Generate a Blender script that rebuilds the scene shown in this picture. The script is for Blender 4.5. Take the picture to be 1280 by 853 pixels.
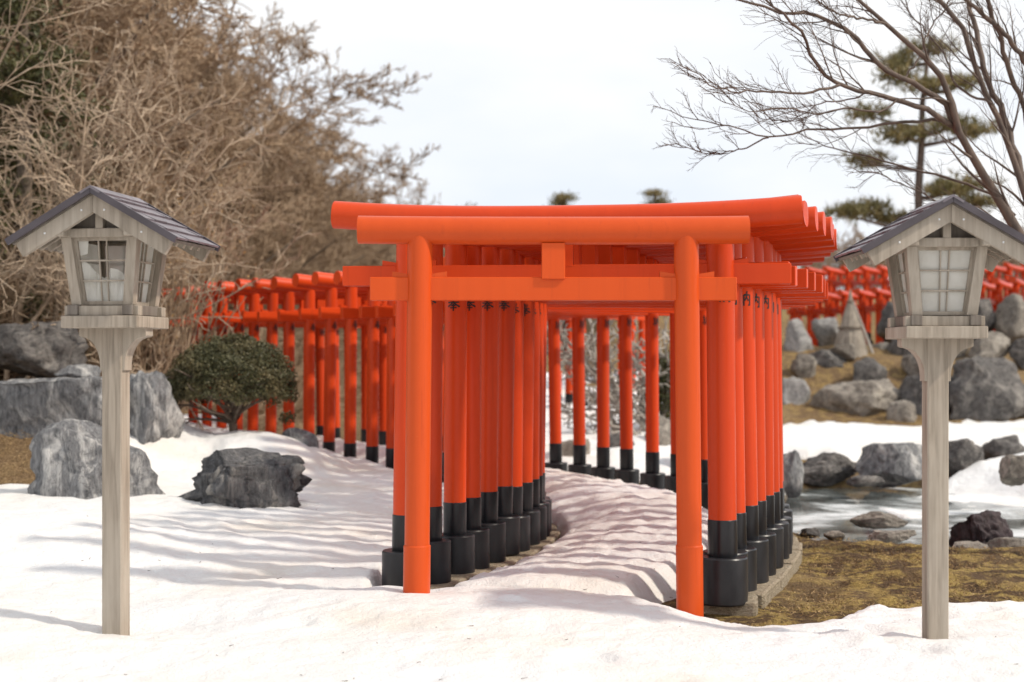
import bpy, math, random
import numpy as np
from mathutils import Vector, Matrix

for o in list(bpy.data.objects):
    bpy.data.objects.remove(o)

# ------------------------------------------------------------------ camera, sky, sun, exposure
S = bpy.context.scene
COL = S.collection
F = 50 / 36 * 1280            # focal length in photo pixels
H = 1.46                      # camera height over the kerb line
HOR = 450.0                   # horizon row in the photograph

cam_d = bpy.data.cameras.new('camera')
cam_d.lens = 50; cam_d.sensor_width = 36
cam_d.shift_y = (HOR - 426.5) / 1280
cam_d.clip_end = 3000
cam_d.dof.use_dof = True
cam_d.dof.focus_distance = 8.5
cam_d.dof.aperture_fstop = 1.7
cam = bpy.data.objects.new('camera', cam_d)
cam.location = (0, 0, H); cam.rotation_euler = (math.radians(90), 0, 0)
COL.objects.link(cam); S.camera = cam

SUN_DIR = Vector((0.80, -0.27, 0.80)).normalized()      # towards the sun
SUN_EL = math.asin(SUN_DIR.z)
SUN_AZ = math.atan2(SUN_DIR.x, SUN_DIR.y)
w = bpy.data.worlds.new('World'); S.world = w; w.use_nodes = True
nt = w.node_tree; nt.nodes.clear()
sky = nt.nodes.new('ShaderNodeTexSky'); sky.sky_type = 'NISHITA'; sky.sun_disc = False
sky.sun_elevation = SUN_EL; sky.sun_rotation = SUN_AZ
bg1 = nt.nodes.new('ShaderNodeBackground'); bg1.inputs['Strength'].default_value = 0.10
nt.links.new(sky.outputs[0], bg1.inputs['Color'])
tc = nt.nodes.new('ShaderNodeTexCoord')
mp = nt.nodes.new('ShaderNodeMapping'); mp.inputs['Scale'].default_value = (1.0, 1.0, 2.6)
nz = nt.nodes.new('ShaderNodeTexNoise'); nz.inputs['Scale'].default_value = 2.3; nz.inputs['Detail'].default_value = 5
cr = nt.nodes.new('ShaderNodeValToRGB')
cr.color_ramp.elements[0].position = 0.40; cr.color_ramp.elements[0].color = (0.80, 0.85, 0.93, 1)
cr.color_ramp.elements[1].position = 0.62; cr.color_ramp.elements[1].color = (0.99, 0.98, 0.965, 1)
nt.links.new(tc.outputs['Generated'], mp.inputs['Vector']); nt.links.new(mp.outputs[0], nz.inputs['Vector'])
nt.links.new(nz.outputs['Fac'], cr.inputs['Fac'])
bg2 = nt.nodes.new('ShaderNodeBackground'); bg2.inputs['Strength'].default_value = 0.83
nt.links.new(cr.outputs['Color'], bg2.inputs['Color'])
mx = nt.nodes.new('ShaderNodeMixShader'); mx.inputs[0].default_value = 0.93
wo = nt.nodes.new('ShaderNodeOutputWorld')
nt.links.new(bg1.outputs[0], mx.inputs[1]); nt.links.new(bg2.outputs[0], mx.inputs[2]); nt.links.new(mx.outputs[0], wo.inputs[0])

sd = bpy.data.lights.new('sun', 'SUN'); sd.energy = 2.6; sd.angle = math.radians(2.6); sd.color = (1.0, 0.91, 0.78)
sun = bpy.data.objects.new('sun', sd); COL.objects.link(sun)
sun.rotation_euler = SUN_DIR.to_track_quat('Z', 'Y').to_euler()

S.render.engine = 'CYCLES'
S.view_settings.view_transform = 'Standard'; S.view_settings.look = 'None'
S.view_settings.exposure = 0.44; S.view_settings.gamma = 1.0; S.view_settings.use_curve_mapping = False
S.render.resolution_x = 1024; S.render.resolution_y = 682

rng = np.random.default_rng(7)
random.seed(7)

# ------------------------------------------------------------------ helpers
def P(px, py, D):
    return Vector(((px - 640) * D / F, D, H - (py - HOR) * D / F))

def setp(o, label=None, cat=None, group=None, kind=None, category=None):
    cat = cat or category
    if label: o['label'] = label
    if cat: o['category'] = cat
    if group: o['group'] = group
    if kind: o['kind'] = kind
    return o

def np_mesh(name, V, Fq, smooth=True):
    """V (n,3) array, Fq (m,k) array of equal-sized faces, or list of faces"""
    me = bpy.data.meshes.new(name)
    V = np.asarray(V, dtype=np.float32)
    if isinstance(Fq, np.ndarray):
        m, k = Fq.shape
        me.vertices.add(len(V)); me.vertices.foreach_set('co', V.ravel())
        me.loops.add(m * k); me.loops.foreach_set('vertex_index', Fq.astype(np.int32).ravel())
        me.polygons.add(m)
        me.polygons.foreach_set('loop_start', np.arange(0, m * k, k, dtype=np.int32))
        me.polygons.foreach_set('loop_total', np.full(m, k, dtype=np.int32))
        me.update(calc_edges=True)
    else:
        me.from_pydata([tuple(v) for v in V], [], Fq)
        me.update()
    if smooth:
        me.polygons.foreach_set('use_smooth', np.ones(len(me.polygons), dtype=bool))
    return me

def obj(name, me, mat=None, parent=None, loc=None, **kw):
    if mat is not None and len(me.materials) == 0:
        me.materials.append(mat)
    o = bpy.data.objects.new(name, me); COL.objects.link(o)
    if parent is not None: o.parent = parent
    if loc is not None: o.location = loc
    return setp(o, **kw)

def empty(name, loc=(0, 0, 0), rz=0.0, **kw):
    o = bpy.data.objects.new(name, None); COL.objects.link(o)
    o.empty_display_size = 0.2
    o.location = loc; o.rotation_euler = (0, 0, rz)
    return setp(o, **kw)

def copy_tree(o, parent=None):
    c = o.copy(); COL.objects.link(c); c.parent = parent
    for ch in list(o.children):
        copy_tree(ch, c)
    return c

class MB:
    def __init__(s): s.v = []; s.f = []
    def add(s, vs, fs):
        b = len(s.v); s.v += [tuple(v) for v in vs]; s.f += [tuple(i + b for i in f) for f in fs]; return s
    def box(s, c, d, bev=0.0, M=None):
        x, y, z = d[0] / 2, d[1] / 2, d[2] / 2
        if bev <= 0:
            vs = [Vector((sx * x, sy * y, sz * z)) for sx in (-1, 1) for sy in (-1, 1) for sz in (-1, 1)]
            fs = [(0, 1, 3, 2), (4, 6, 7, 5), (0, 4, 5, 1), (2, 3, 7, 6), (0, 2, 6, 4), (1, 5, 7, 3)]
        else:
            b = min(bev, x * .9, y * .9, z * .9)
            vs = []; idx = {}
            for sx in (-1, 1):
                for sy in (-1, 1):
                    for sz in (-1, 1):
                        for a in range(3):
                            q = [sx * (x - b), sy * (y - b), sz * (z - b)]
                            q[a] = (sx * x, sy * y, sz * z)[a]
                            idx[(sx, sy, sz, a)] = len(vs); vs.append(Vector(q))
            fs = []
            for a in range(3):
                u, w_ = [(1, 2), (2, 0), (0, 1)][a]
                for sg in (-1, 1):
                    loop = []
                    for (su, sw) in ((-1, -1), (1, -1), (1, 1), (-1, 1)):
                        k = [0, 0, 0]; k[a] = sg; k[u] = su; k[w_] = sw
                        loop.append(idx[(k[0], k[1], k[2], a)])
                    fs.append(tuple(loop if sg > 0 else loop[::-1]))
            for a in range(3):           # edges along axis a
                u, w_ = [(1, 2), (2, 0), (0, 1)][a]
                for su in (-1, 1):
                    for sw in (-1, 1):
                        def g(sa, ax):
                            k = [0, 0, 0]; k[a] = sa; k[u] = su; k[w_] = sw
                            return idx[(k[0], k[1], k[2], ax)]
                        q = (g(-1, u), g(1, u), g(1, w_), g(-1, w_))
                        fs.append(q if su * sw > 0 else q[::-1])
            for sx in (-1, 1):
                for sy in (-1, 1):
                    for sz in (-1, 1):
                        q = tuple(idx[(sx, sy, sz, a)] for a in range(3))
                        fs.append(q if sx * sy * sz > 0 else q[::-1])
        if M is not None: vs = [M @ v for v in vs]
        c = Vector(c)
        return s.add([v + c for v in vs], fs)
    def lathe(s, prof, n=24, c=(0, 0, 0), lean=(0, 0)):
        """prof: [(r,z)...] closed with caps"""
        c = Vector(c); vs = []; fs = []
        z0 = prof[0][1]
        for (r, z) in prof:
            for k in range(n):
                a = 2 * math.pi * k / n
                vs.append(c + Vector((r * math.cos(a) + lean[0] * (z - z0), r * math.sin(a) + lean[1] * (z - z0), z)))
        for i in range(len(prof) - 1):
            for k in range(n):
                k2 = (k + 1) % n
                fs.append((i * n + k, i * n + k2, (i + 1) * n + k2, (i + 1) * n + k))
        fs.append(tuple(range(n))[::-1]); b = (len(prof) - 1) * n
        fs.append(tuple(b + k for k in range(n)))
        return s.add(vs, fs)
    def tube(s, pts, rads, n=16):
        vs = []; fs = []; pts = [Vector(p) for p in pts]; m = len(pts)
        for i, p in enumerate(pts):
            t = (pts[min(i + 1, m - 1)] - pts[max(i - 1, 0)]).normalized()
            ref = Vector((0, 0, 1)) if abs(t.z) < .9 else Vector((1, 0, 0))
            u = t.cross(ref).normalized(); w_ = u.cross(t)
            for k in range(n):
                a = 2 * math.pi * k / n
                vs.append(p + (u * math.cos(a) + w_ * math.sin(a)) * rads[i])
        for i in range(m - 1):
            for k in range(n):
                k2 = (k + 1) % n
                fs.append((i * n + k, (i + 1) * n + k, (i + 1) * n + k2, i * n + k2))
        fs.append(tuple(range(n))); fs.append(tuple((m - 1) * n + k for k in range(n))[::-1])
        return s.add(vs, fs)
    def prism(s, poly, axis, a0, a1):
        """poly 2D points, extruded along axis 'y' (poly in xz) or 'x' (poly in yz)"""
        n = len(poly); vs = []
        for a in (a0, a1):
            for (u, v) in poly:
                vs.append((u, a, v) if axis == 'y' else (a, u, v))
        fs = [tuple(range(n)), tuple(range(n, 2 * n))[::-1]]
        for k in range(n):
            k2 = (k + 1) % n
            fs.append((k, k + n, k2 + n, k2))
        return s.add(vs, fs)
    def mesh(s, name, smooth_angle=None):
        me = bpy.data.meshes.new(name); me.from_pydata(s.v, [], s.f); me.update()
        import bmesh
        bm = bmesh.new(); bm.from_mesh(me); bmesh.ops.recalc_face_normals(bm, faces=bm.faces)
        if smooth_angle:
            for f in bm.faces: f.smooth = True
            for e in bm.edges:
                if len(e.link_faces) == 2 and e.calc_face_angle(0) > smooth_angle: e.smooth = False
        bm.to_mesh(me); bm.free()
        return me

# vectorised value noise
def _h(ix, iy, iz, seed):
    n = (ix.astype(np.int64) * 374761393 + iy.astype(np.int64) * 668265263 + iz.astype(np.int64) * 2147483647 + seed * 974711) & 0xFFFFFFFF
    n = ((n ^ (n >> 13)) * 1274126177) & 0xFFFFFFFF
    n = ((n ^ (n >> 16)) * 2246822519) & 0xFFFFFFFF
    return ((n ^ (n >> 15)) & 0xFFFF) / 65535.0
def vnoise(x, y, z=None, seed=0):
    x = np.asarray(x, float); y = np.asarray(y, float)
    z = np.zeros_like(x) if z is None else np.asarray(z, float)
    fx, fy, fz = np.floor(x), np.floor(y), np.floor(z)
    tx, ty, tz = x - fx, y - fy, z - fz
    tx = tx * tx * (3 - 2 * tx); ty = ty * ty * (3 - 2 * ty); tz = tz * tz * (3 - 2 * tz)
    r = 0
    for dx in (0, 1):
        for dy in (0, 1):
            for dz in (0, 1):
                wgt = (tx if dx else 1 - tx) * (ty if dy else 1 - ty) * (tz if dz else 1 - tz)
                r = r + wgt * _h(fx + dx, fy + dy, fz + dz, seed)
    return r * 2 - 1
def fbm(x, y, z=None, seed=0, oct=4, gain=.5):
    r = 0; a = 1.0; t = 0
    for i in range(oct):
        k = 2.03 ** i
        r = r + a * vnoise(x * k, y * k, None if z is None else z * k, seed + i * 17); t += a; a *= gain
    return r / t
def ss(a, b, x):
    t = np.clip((np.asarray(x, float) - a) / (b - a), 0, 1)
    return t * t * (3 - 2 * t)

# ------------------------------------------------------------------ materials
def new_mat(name):
    m = bpy.data.materials.new(name); m.use_nodes = True
    n = m.node_tree.nodes; l = m.node_tree.links
    return m, n, l, n['Principled BSDF']
def lin(r, g, b):
    f = lambda c: (c / 255 / 12.92) if c / 255 <= .04045 else ((c / 255 + .055) / 1.055) ** 2.4
    return (f(r), f(g), f(b), 1)
def ramp(n, l, src, stops):
    r = n.new('ShaderNodeValToRGB')
    e = r.color_ramp.elements
    while len(e) > 1: e.remove(e[-1])
    e[0].position, e[0].color = stops[0][0], stops[0][1]
    for p, c in stops[1:]:
        q = e.new(p); q.color = c
    l.new(src, r.inputs['Fac']); return r
def noise(n, l, scale, detail=4, vec=None, rough=.55, dist=0):
    t = n.new('ShaderNodeTexNoise'); t.inputs['Scale'].default_value = scale
    t.inputs['Detail'].default_value = detail; t.inputs['Roughness'].default_value = rough
    t.inputs['Distortion'].default_value = dist
    if vec is not None: l.new(vec, t.inputs['Vector'])
    return t
def coords(n, l, scale=(1, 1, 1), kind='Object', rand=False):
    c = n.new('ShaderNodeTexCoord'); m = n.new('ShaderNodeMapping'); m.inputs['Scale'].default_value = scale
    l.new(c.outputs[kind], m.inputs['Vector'])
    if rand:
        oi = n.new('ShaderNodeObjectInfo'); mu = n.new('ShaderNodeMath'); mu.operation = 'MULTIPLY'; mu.inputs[1].default_value = 37.0
        l.new(oi.outputs['Random'], mu.inputs[0]); l.new(mu.outputs[0], m.inputs['Location'])
    return m.outputs[0]
def mix(n, l, fac, a, b, mode='MIX'):
    m = n.new('ShaderNodeMix'); m.data_type = 'RGBA'; m.blend_type = mode
    for sock, v in ((0, fac), (6, a), (7, b)):
        if isinstance(v, bpy.types.NodeSocket): l.new(v, m.inputs[sock])
        else: m.inputs[sock].default_value = v
    return m.outputs[2]
def bump(n, l, h, strength, dist, b):
    q = n.new('ShaderNodeBump'); q.inputs['Strength'].default_value = strength; q.inputs['Distance'].default_value = dist
    l.new(h, q.inputs['Height']); l.new(q.outputs[0], b.inputs['Normal'])

def mat_simple(name, c1, c2, scale, rough=.6, bmp=0, dist=.01, vscale=(1, 1, 1), detail=4, spec=.5, rand=False):
    m, n, l, b = new_mat(name)
    v = coords(n, l, vscale, rand=rand); t = noise(n, l, scale, detail, v)
    r = ramp(n, l, t.outputs['Fac'], [(.3, c1), (.7, c2)])
    l.new(r.outputs['Color'], b.inputs['Base Color']); b.inputs['Roughness'].default_value = rough
    b.inputs['Specular IOR Level'].default_value = spec
    if bmp: bump(n, l, t.outputs['Fac'], bmp, dist, b)
    return m

# vermilion paint, slight vertical streaks and weathering
def paint(name, ca, cb, rough):
    m, n, l, b = new_mat(name)
    v = coords(n, l, (14, 14, .5), rand=True); t = noise(n, l, 1.0, 4, v)
    v2 = coords(n, l, (1, 1, 1), rand=True); t2 = noise(n, l, 2.0, 5, v2)
    c = mix(n, l, t.outputs['Fac'], ca, cb)
    fade = ramp(n, l, t2.outputs['Fac'], [(.45, (0, 0, 0, 1)), (.75, (.22, .22, .22, 1))])
    c = mix(n, l, fade.outputs['Color'], c, (.62, .078, .010, 1))
    t3 = noise(n, l, 90, 2, v2)
    sp = ramp(n, l, t3.outputs['Fac'], [(.72, (0, 0, 0, 1)), (.76, (.5, .5, .5, 1))])
    c = mix(n, l, sp.outputs['Color'], c, (.55, .14, .05, 1))
    oi = n.new('ShaderNodeObjectInfo'); mr = n.new('ShaderNodeMapRange'); mr.inputs[3].default_value = .86; mr.inputs[4].default_value = 1.06
    l.new(oi.outputs['Random'], mr.inputs[0])
    hs = n.new('ShaderNodeHueSaturation'); l.new(mr.outputs[0], hs.inputs['Value']); l.new(c, hs.inputs['Color'])
    dr = noise(n, l, 1.0, 5, coords(n, l, (30, 30, 1.4), rand=True), .6)
    drr = ramp(n, l, dr.outputs['Fac'], [(.60, (0, 0, 0, 1)), (.74, (.35, .35, .35, 1))])
    c = mix(n, l, drr.outputs['Color'], hs.outputs['Color'], (.36, .045, .012, 1))
    l.new(c, b.inputs['Base Color'])
    rr = n.new('ShaderNodeMapRange'); rr.inputs[3].default_value = rough - .07; rr.inputs[4].default_value = rough + .12
    l.new(t2.outputs['Fac'], rr.inputs[0]); l.new(rr.outputs[0], b.inputs['Roughness'])
    b.inputs['Specular IOR Level'].default_value = .22
    bump(n, l, t.outputs['Fac'], .08, .004, b)
    return m
M_OR = paint('vermilion_paint', (.55, .047, .008, 1), (.65, .062, .010, 1), .33)
M_OR2 = paint('orange_paint', (.53, .065, .010, 1), (.62, .081, .012, 1), .33)
M_BK = mat_simple('black_sleeve', (.008, .008, .010, 1), (.020, .020, .023, 1), 6, .28, .1, .003, (3, 3, .6), rand=True, spec=.35)
M_BK2 = mat_simple('black_footing', (.008, .008, .010, 1), (.026, .026, .029, 1), 4, .36, .2, .004, (2, 2, 1), rand=True, spec=.35)
M_INK = mat_simple('black_ink', (.004, .004, .004, 1), (.008, .008, .008, 1), 20, .5)

def wood(name, c1, c2, c3):
    m, n, l, b = new_mat(name)
    v = coords(n, l, (38, 38, 2.2), rand=True); t = noise(n, l, 1.0, 6, v, dist=.6)
    v2 = coords(n, l, (3, 3, 1.2), rand=True); t2 = noise(n, l, 1.5, 4, v2)
    r = ramp(n, l, t.outputs['Fac'], [(.3, c1), (.62, c2)])
    st = ramp(n, l, t2.outputs['Fac'], [(.42, (0, 0, 0, 1)), (.72, (.65, .65, .65, 1))])
    c = mix(n, l, st.outputs['Color'], r.outputs['Color'], c3)
    l.new(c, b.inputs['Base Color']); b.inputs['Roughness'].default_value = .75
    b.inputs['Specular IOR Level'].default_value = .3
    bump(n, l, t.outputs['Fac'], .35, .004, b)
    return m
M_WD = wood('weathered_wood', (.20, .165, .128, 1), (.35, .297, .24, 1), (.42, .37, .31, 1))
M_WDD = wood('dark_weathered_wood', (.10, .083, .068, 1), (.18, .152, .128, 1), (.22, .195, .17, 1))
M_TILE = mat_simple('slate_shingle', (.095, .080, .090, 1), (.20, .175, .195, 1), 9, .36, .3, .004, (1, 1, 1), rand=True)
M_VERGE = mat_simple('dark_verge_metal', (.045, .036, .042, 1), (.075, .062, .072, 1), 6, .45)
M_NAIL = mat_simple('nail_metal', (.6, .6, .6, 1), (.7, .7, .7, 1), 9, .3)
m, n, l, b = new_mat('paper'); M_PAPER = m
v = coords(n, l); t = noise(n, l, 8, 4, v)
r_ = ramp(n, l, t.outputs['Fac'], [(.3, (.66, .63, .56, 1)), (.7, (.76, .74, .69, 1))])
l.new(r_.outputs['Color'], b.inputs['Base Color']); b.inputs['Roughness'].default_value = .7
b.inputs['Transmission Weight'].default_value = 0.0
tr = n.new('ShaderNodeBsdfTranslucent'); l.new(r_.outputs['Color'], tr.inputs['Color'])
ms = n.new('ShaderNodeMixShader'); ms.inputs[0].default_value = .35
l.new(b.outputs[0], ms.inputs[1]); l.new(tr.outputs[0], ms.inputs[2]); l.new(ms.outputs[0], n['Material Output'].inputs['Surface'])

# snow
m, n, l, b = new_mat('snow'); M_SNOW = m
v = coords(n, l); big = noise(n, l, .9, 5, v); med = noise(n, l, 9, 6, v, .65); fin = noise(n, l, 60, 4, v, .7)
c = ramp(n, l, big.outputs['Fac'], [(.40, (.78, .785, .79, 1)), (.58, (.785, .77, .745, 1)), (.72, (.71, .66, .59, 1))])
sp = ramp(n, l, med.outputs['Fac'], [(.60, (0, 0, 0, 1)), (.76, (.30, .30, .30, 1))])
c2 = mix(n, l, sp.outputs['Color'], c.outputs['Color'], (.62, .54, .45, 1))
sp3 = ramp(n, l, fin.outputs['Fac'], [(.70, (0, 0, 0, 1)), (.77, (.5, .5, .5, 1))])
c2 = mix(n, l, sp3.outputs['Color'], c2, (.45, .37, .29, 1))
l.new(c2, b.inputs['Base Color']); b.inputs['Roughness'].default_value = .55; b.inputs['Specular IOR Level'].default_value = .35
ad = n.new('ShaderNodeMath'); ad.operation = 'MULTIPLY_ADD'; ad.inputs[1].default_value = .35
l.new(fin.outputs['Fac'], ad.inputs[0]); l.new(med.outputs['Fac'], ad.inputs[2])
bump(n, l, ad.outputs[0], .8, .035, b)

# soil with moss and dry grass
m, n, l, b = new_mat('mossy_ground'); M_GROUND = m
v = coords(n, l); big = noise(n, l, .55, 5, v); med = noise(n, l, 5, 7, v, .65); fin = noise(n, l, 45, 5, v, .7)
soil = ramp(n, l, fin.outputs['Fac'], [(.3, (.035, .022, .012, 1)), (.7, (.20, .125, .065, 1))])
moss = ramp(n, l, fin.outputs['Fac'], [(.3, (.20, .145, .045, 1)), (.7, (.60, .43, .15, 1))])
f_ = ramp(n, l, med.outputs['Fac'], [(.47, (0, 0, 0, 1)), (.58, (1, 1, 1, 1))])
c = mix(n, l, f_.outputs['Color'], soil.outputs['Color'], moss.outputs['Color'])
st = ramp(n, l, fin.outputs['Fac'], [(.3, (.26, .175, .085, 1)), (.7, (.52, .38, .20, 1))])
f2 = ramp(n, l, big.outputs['Fac'], [(.50, (0, 0, 0, 1)), (.68, (.7, .7, .7, 1))])
c = mix(n, l, f2.outputs['Color'], c, st.outputs['Color'])
sx = n.new('ShaderNodeSeparateXYZ'); l.new(v, sx.inputs[0])
mx_ = n.new('ShaderNodeMapRange'); mx_.inputs[1].default_value = -1.2; mx_.inputs[2].default_value = -2.4; mx_.inputs[4].default_value = .9
l.new(sx.outputs['X'], mx_.inputs[0])
my_ = n.new('ShaderNodeMapRange'); my_.inputs[1].default_value = 16; my_.inputs[2].default_value = 20; my_.inputs[4].default_value = .55
l.new(sx.outputs['Y'], my_.inputs[0])
mm_ = n.new('ShaderNodeMath'); mm_.operation = 'MAXIMUM'; l.new(mx_.outputs[0], mm_.inputs[0]); l.new(my_.outputs[0], mm_.inputs[1])
litter = ramp(n, l, fin.outputs['Fac'], [(.3, (.085, .052, .026, 1)), (.5, (.25, .16, .085, 1)), (.72, (.48, .345, .20, 1))])
c = mix(n, l, mm_.outputs[0], c, litter.outputs['Color'])
l.new(c, b.inputs['Base Color']); b.inputs['Roughness'].default_value = .9; b.inputs['Specular IOR Level'].default_value = .2
ad = n.new('ShaderNodeMath'); ad.operation = 'MULTIPLY_ADD'; ad.inputs[1].default_value = .5
l.new(fin.outputs['Fac'], ad.inputs[0]); l.new(med.outputs['Fac'], ad.inputs[2])
bump(n, l, ad.outputs[0], 1.0, .09, b)
M_STRAW = mat_simple('dry_straw', (.20, .13, .06, 1), (.44, .31, .16, 1), 18, .9, spec=.2)

def rock_mat(name, a, bcol, vein, vs=(1, 1, 1), vein_amt=.6, sc=2.6):
    m, n, l, b = new_mat(name)
    v = coords(n, l, vs, rand=True)
    t = noise(n, l, sc, 8, v, .65, .8); t2 = noise(n, l, sc * 4.2, 7, v, .7); t3 = noise(n, l, sc * .9, 6, v, .7, 2.0)
    r = ramp(n, l, t2.outputs['Fac'], [(.30, a), (.70, bcol)])
    vv = ramp(n, l, t.outputs['Fac'], [(.50, (0, 0, 0, 1)), (.66, (vein_amt,) * 3 + (1,))])
    c = mix(n, l, vv.outputs['Color'], r.outputs['Color'], vein)
    cr_ = ramp(n, l, t3.outputs['Fac'], [(.485, (0, 0, 0, 1)), (.5, (.7, .7, .7, 1)), (.515, (0, 0, 0, 1))])
    c = mix(n, l, cr_.outputs['Color'], c, (.02, .02, .022, 1))
    l.new(c, b.inputs['Base Color']); b.inputs['Roughness'].default_value = .8; b.inputs['Specular IOR Level'].default_value = .35
    ad = n.new('ShaderNodeMath'); ad.operation = 'ADD'
    l.new(t.outputs['Fac'], ad.inputs[0]); l.new(t2.outputs['Fac'], ad.inputs[1])
    bump(n, l, ad.outputs[0], .8, .05, b)
    return m
M_RK_BLUE = rock_mat('blue_grey_rock', (.06, .061, .064, 1), (.29, .29, .295, 1), (.62, .60, .57, 1), (1.6, 1.6, .5), .85, 3.4)
M_RK_SLATE = rock_mat('slate_rock', (.035, .035, .038, 1), (.17, .168, .17, 1), (.38, .36, .33, 1), (2.0, 2.0, .3), .7, 3.2)
M_RK_TAN = rock_mat('tan_grey_rock', (.11, .095, .08, 1), (.31, .275, .235, 1), (.52, .47, .40, 1), (1, 1, 1), .6, 3.0)
M_RK_DARK = rock_mat('dark_rock', (.035, .032, .031, 1), (.165, .152, .143, 1), (.36, .33, .295, 1), (1, 1, 1), .6, 3.0)
M_RK_PURP = rock_mat('purple_rock', (.030, .022, .026, 1), (.085, .062, .068, 1), (.14, .11, .10, 1), (1.4, 1.4, .5), .4)
M_RK_LITE = rock_mat('pale_rock', (.16, .155, .15, 1), (.36, .345, .33, 1), (.55, .53, .50, 1), (1, 1, 1), .5)
M_KERB = rock_mat('kerb_concrete', (.28, .22, .15, 1), (.56, .47, .34, 1), (.64, .56, .44, 1), (1, 1, 1), .4, 4.0)
m, n, l, b = new_mat('pond_ice'); M_ICE = m
v = coords(n, l); t = noise(n, l, .8, 5, v, .6, .5)
r_ = ramp(n, l, t.outputs['Fac'], [(.38, (.06, .065, .06, 1)), (.47, (.20, .22, .215, 1)), (.56, (.50, .53, .53, 1)), (.64, (.72, .74, .75, 1))])
l.new(r_.outputs['Color'], b.inputs['Base Color'])
r2 = ramp(n, l, t.outputs['Fac'], [(.46, (.06,) * 3 + (1,)), (.62, (.35,) * 3 + (1,))]); l.new(r2.outputs['Color'], b.inputs['Roughness'])
bump(n, l, t.outputs['Fac'], .1, .02, b)

M_BARK = mat_simple('grey_brown_bark', (.10, .075, .055, 1), (.20, .155, .115, 1), 20, .85, .4, .01, (1, 1, .3))
M_TWIG = mat_simple('beige_twigs', (.24, .165, .104, 1), (.50, .365, .245, 1), 1.2, .8)
M_TWIGL = mat_simple('pale_twigs', (.26, .185, .125, 1), (.52, .41, .30, 1), 2.0, .8)
M_TWIGG = mat_simple('grey_twigs', (.24, .21, .18, 1), (.44, .40, .355, 1), 2.0, .8)
M_MAPLE = mat_simple('dark_maple_bark', (.055, .037, .029, 1), (.14, .094, .070, 1), 14, .7, .3, .01, (1, 1, .4))
M_BUD = mat_simple('yellow_brown_leaves', (.30, .16, .04, 1), (.48, .30, .10, 1), 3, .8)
def leaf_mat(name, c1, c2, c3):
    m, n, l, b = new_mat(name)
    v = coords(n, l); t = noise(n, l, 3.5, 3, v); t2 = noise(n, l, 40, 2, v)
    r = ramp(n, l, t2.outputs['Fac'], [(.3, c1), (.7, c2)])
    f_ = ramp(n, l, t.outputs['Fac'], [(.45, (0, 0, 0, 1)), (.65, (.8, .8, .8, 1))])
    c = mix(n, l, f_.outputs['Color'], r.outputs['Color'], c3)
    l.new(c, b.inputs['Base Color']); b.inputs['Roughness'].default_value = .6
    return m
M_YEW = leaf_mat('olive_evergreen_leaves', (.032, .034, .012, 1), (.085, .080, .026, 1), (.12, .095, .038, 1))
M_CEDAR = leaf_mat('dark_conifer_needles', (.030, .034, .010, 1), (.070, .072, .018, 1), (.12, .105, .030, 1))
M_HEDGE = leaf_mat('bronze_green_hedge', (.050, .048, .020, 1), (.11, .095, .042, 1), (.16, .12, .065, 1))
M_PINE = leaf_mat('pine_needles', (.085, .080, .028, 1), (.22, .185, .065, 1), (.34, .26, .11, 1))

# ------------------------------------------------------------------ the curved path of the gate tunnel
CP = np.array([(.43, 7.85), (.31, 8.80), (.63, 9.77), (.95, 10.75), (1.15, 11.7), (1.17, 12.7), (.98, 13.65),
               (.62, 14.5), (.12, 15.35), (-.52, 16.3), (-1.28, 17.25), (-2.1, 18.25), (-2.9, 19.3), (-3.65, 20.35), (-4.4, 21.5)])
def catmull(C, m=40):
    out = []
    for i in range(1, len(C) - 2):
        p0, p1, p2, p3 = C[i - 1], C[i], C[i + 1], C[i + 2]
        for k in range(m):
            t = k / m
            out.append(.5 * ((2 * p1) + (-p0 + p2) * t + (2 * p0 - 5 * p1 + 4 * p2 - p3) * t * t + (-p0 + 3 * p1 - 3 * p2 + p3) * t ** 3))
    return np.array(out)
CL = catmull(CP)
TAN = np.gradient(CL, axis=0); TAN /= np.linalg.norm(TAN, axis=1)[:, None]
ARC = np.concatenate([[0], np.cumsum(np.linalg.norm(np.diff(CL, axis=0), axis=1))])
def path_coords(x, y):
    """signed distance (right positive) and arc position of points relative to the path"""
    sh = np.shape(x); x = np.ravel(x); y = np.ravel(y)
    s = np.empty(len(x)); a = np.empty(len(x))
    C = CL[::6]; T = TAN[::6]; A = ARC[::6]
    for i in range(0, len(x), 20000):
        dx = x[i:i + 20000, None] - C[None, :, 0]; dy = y[i:i + 20000, None] - C[None, :, 1]
        k = np.argmin(dx * dx + dy * dy, axis=1); j = np.arange(len(k))
        ddx = dx[j, k]; ddy = dy[j, k]; tx = T[k, 0]; ty = T[k, 1]
        along = ddx * tx + ddy * ty
        s[i:i + 20000] = np.sign(ddx * ty - ddy * tx) * np.sqrt(ddx ** 2 + ddy ** 2)
        a[i:i + 20000] = A[k] + along
    return s.reshape(sh), a.reshape(sh)

GATE_SP = .345; GATE_HALF = .985

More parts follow.
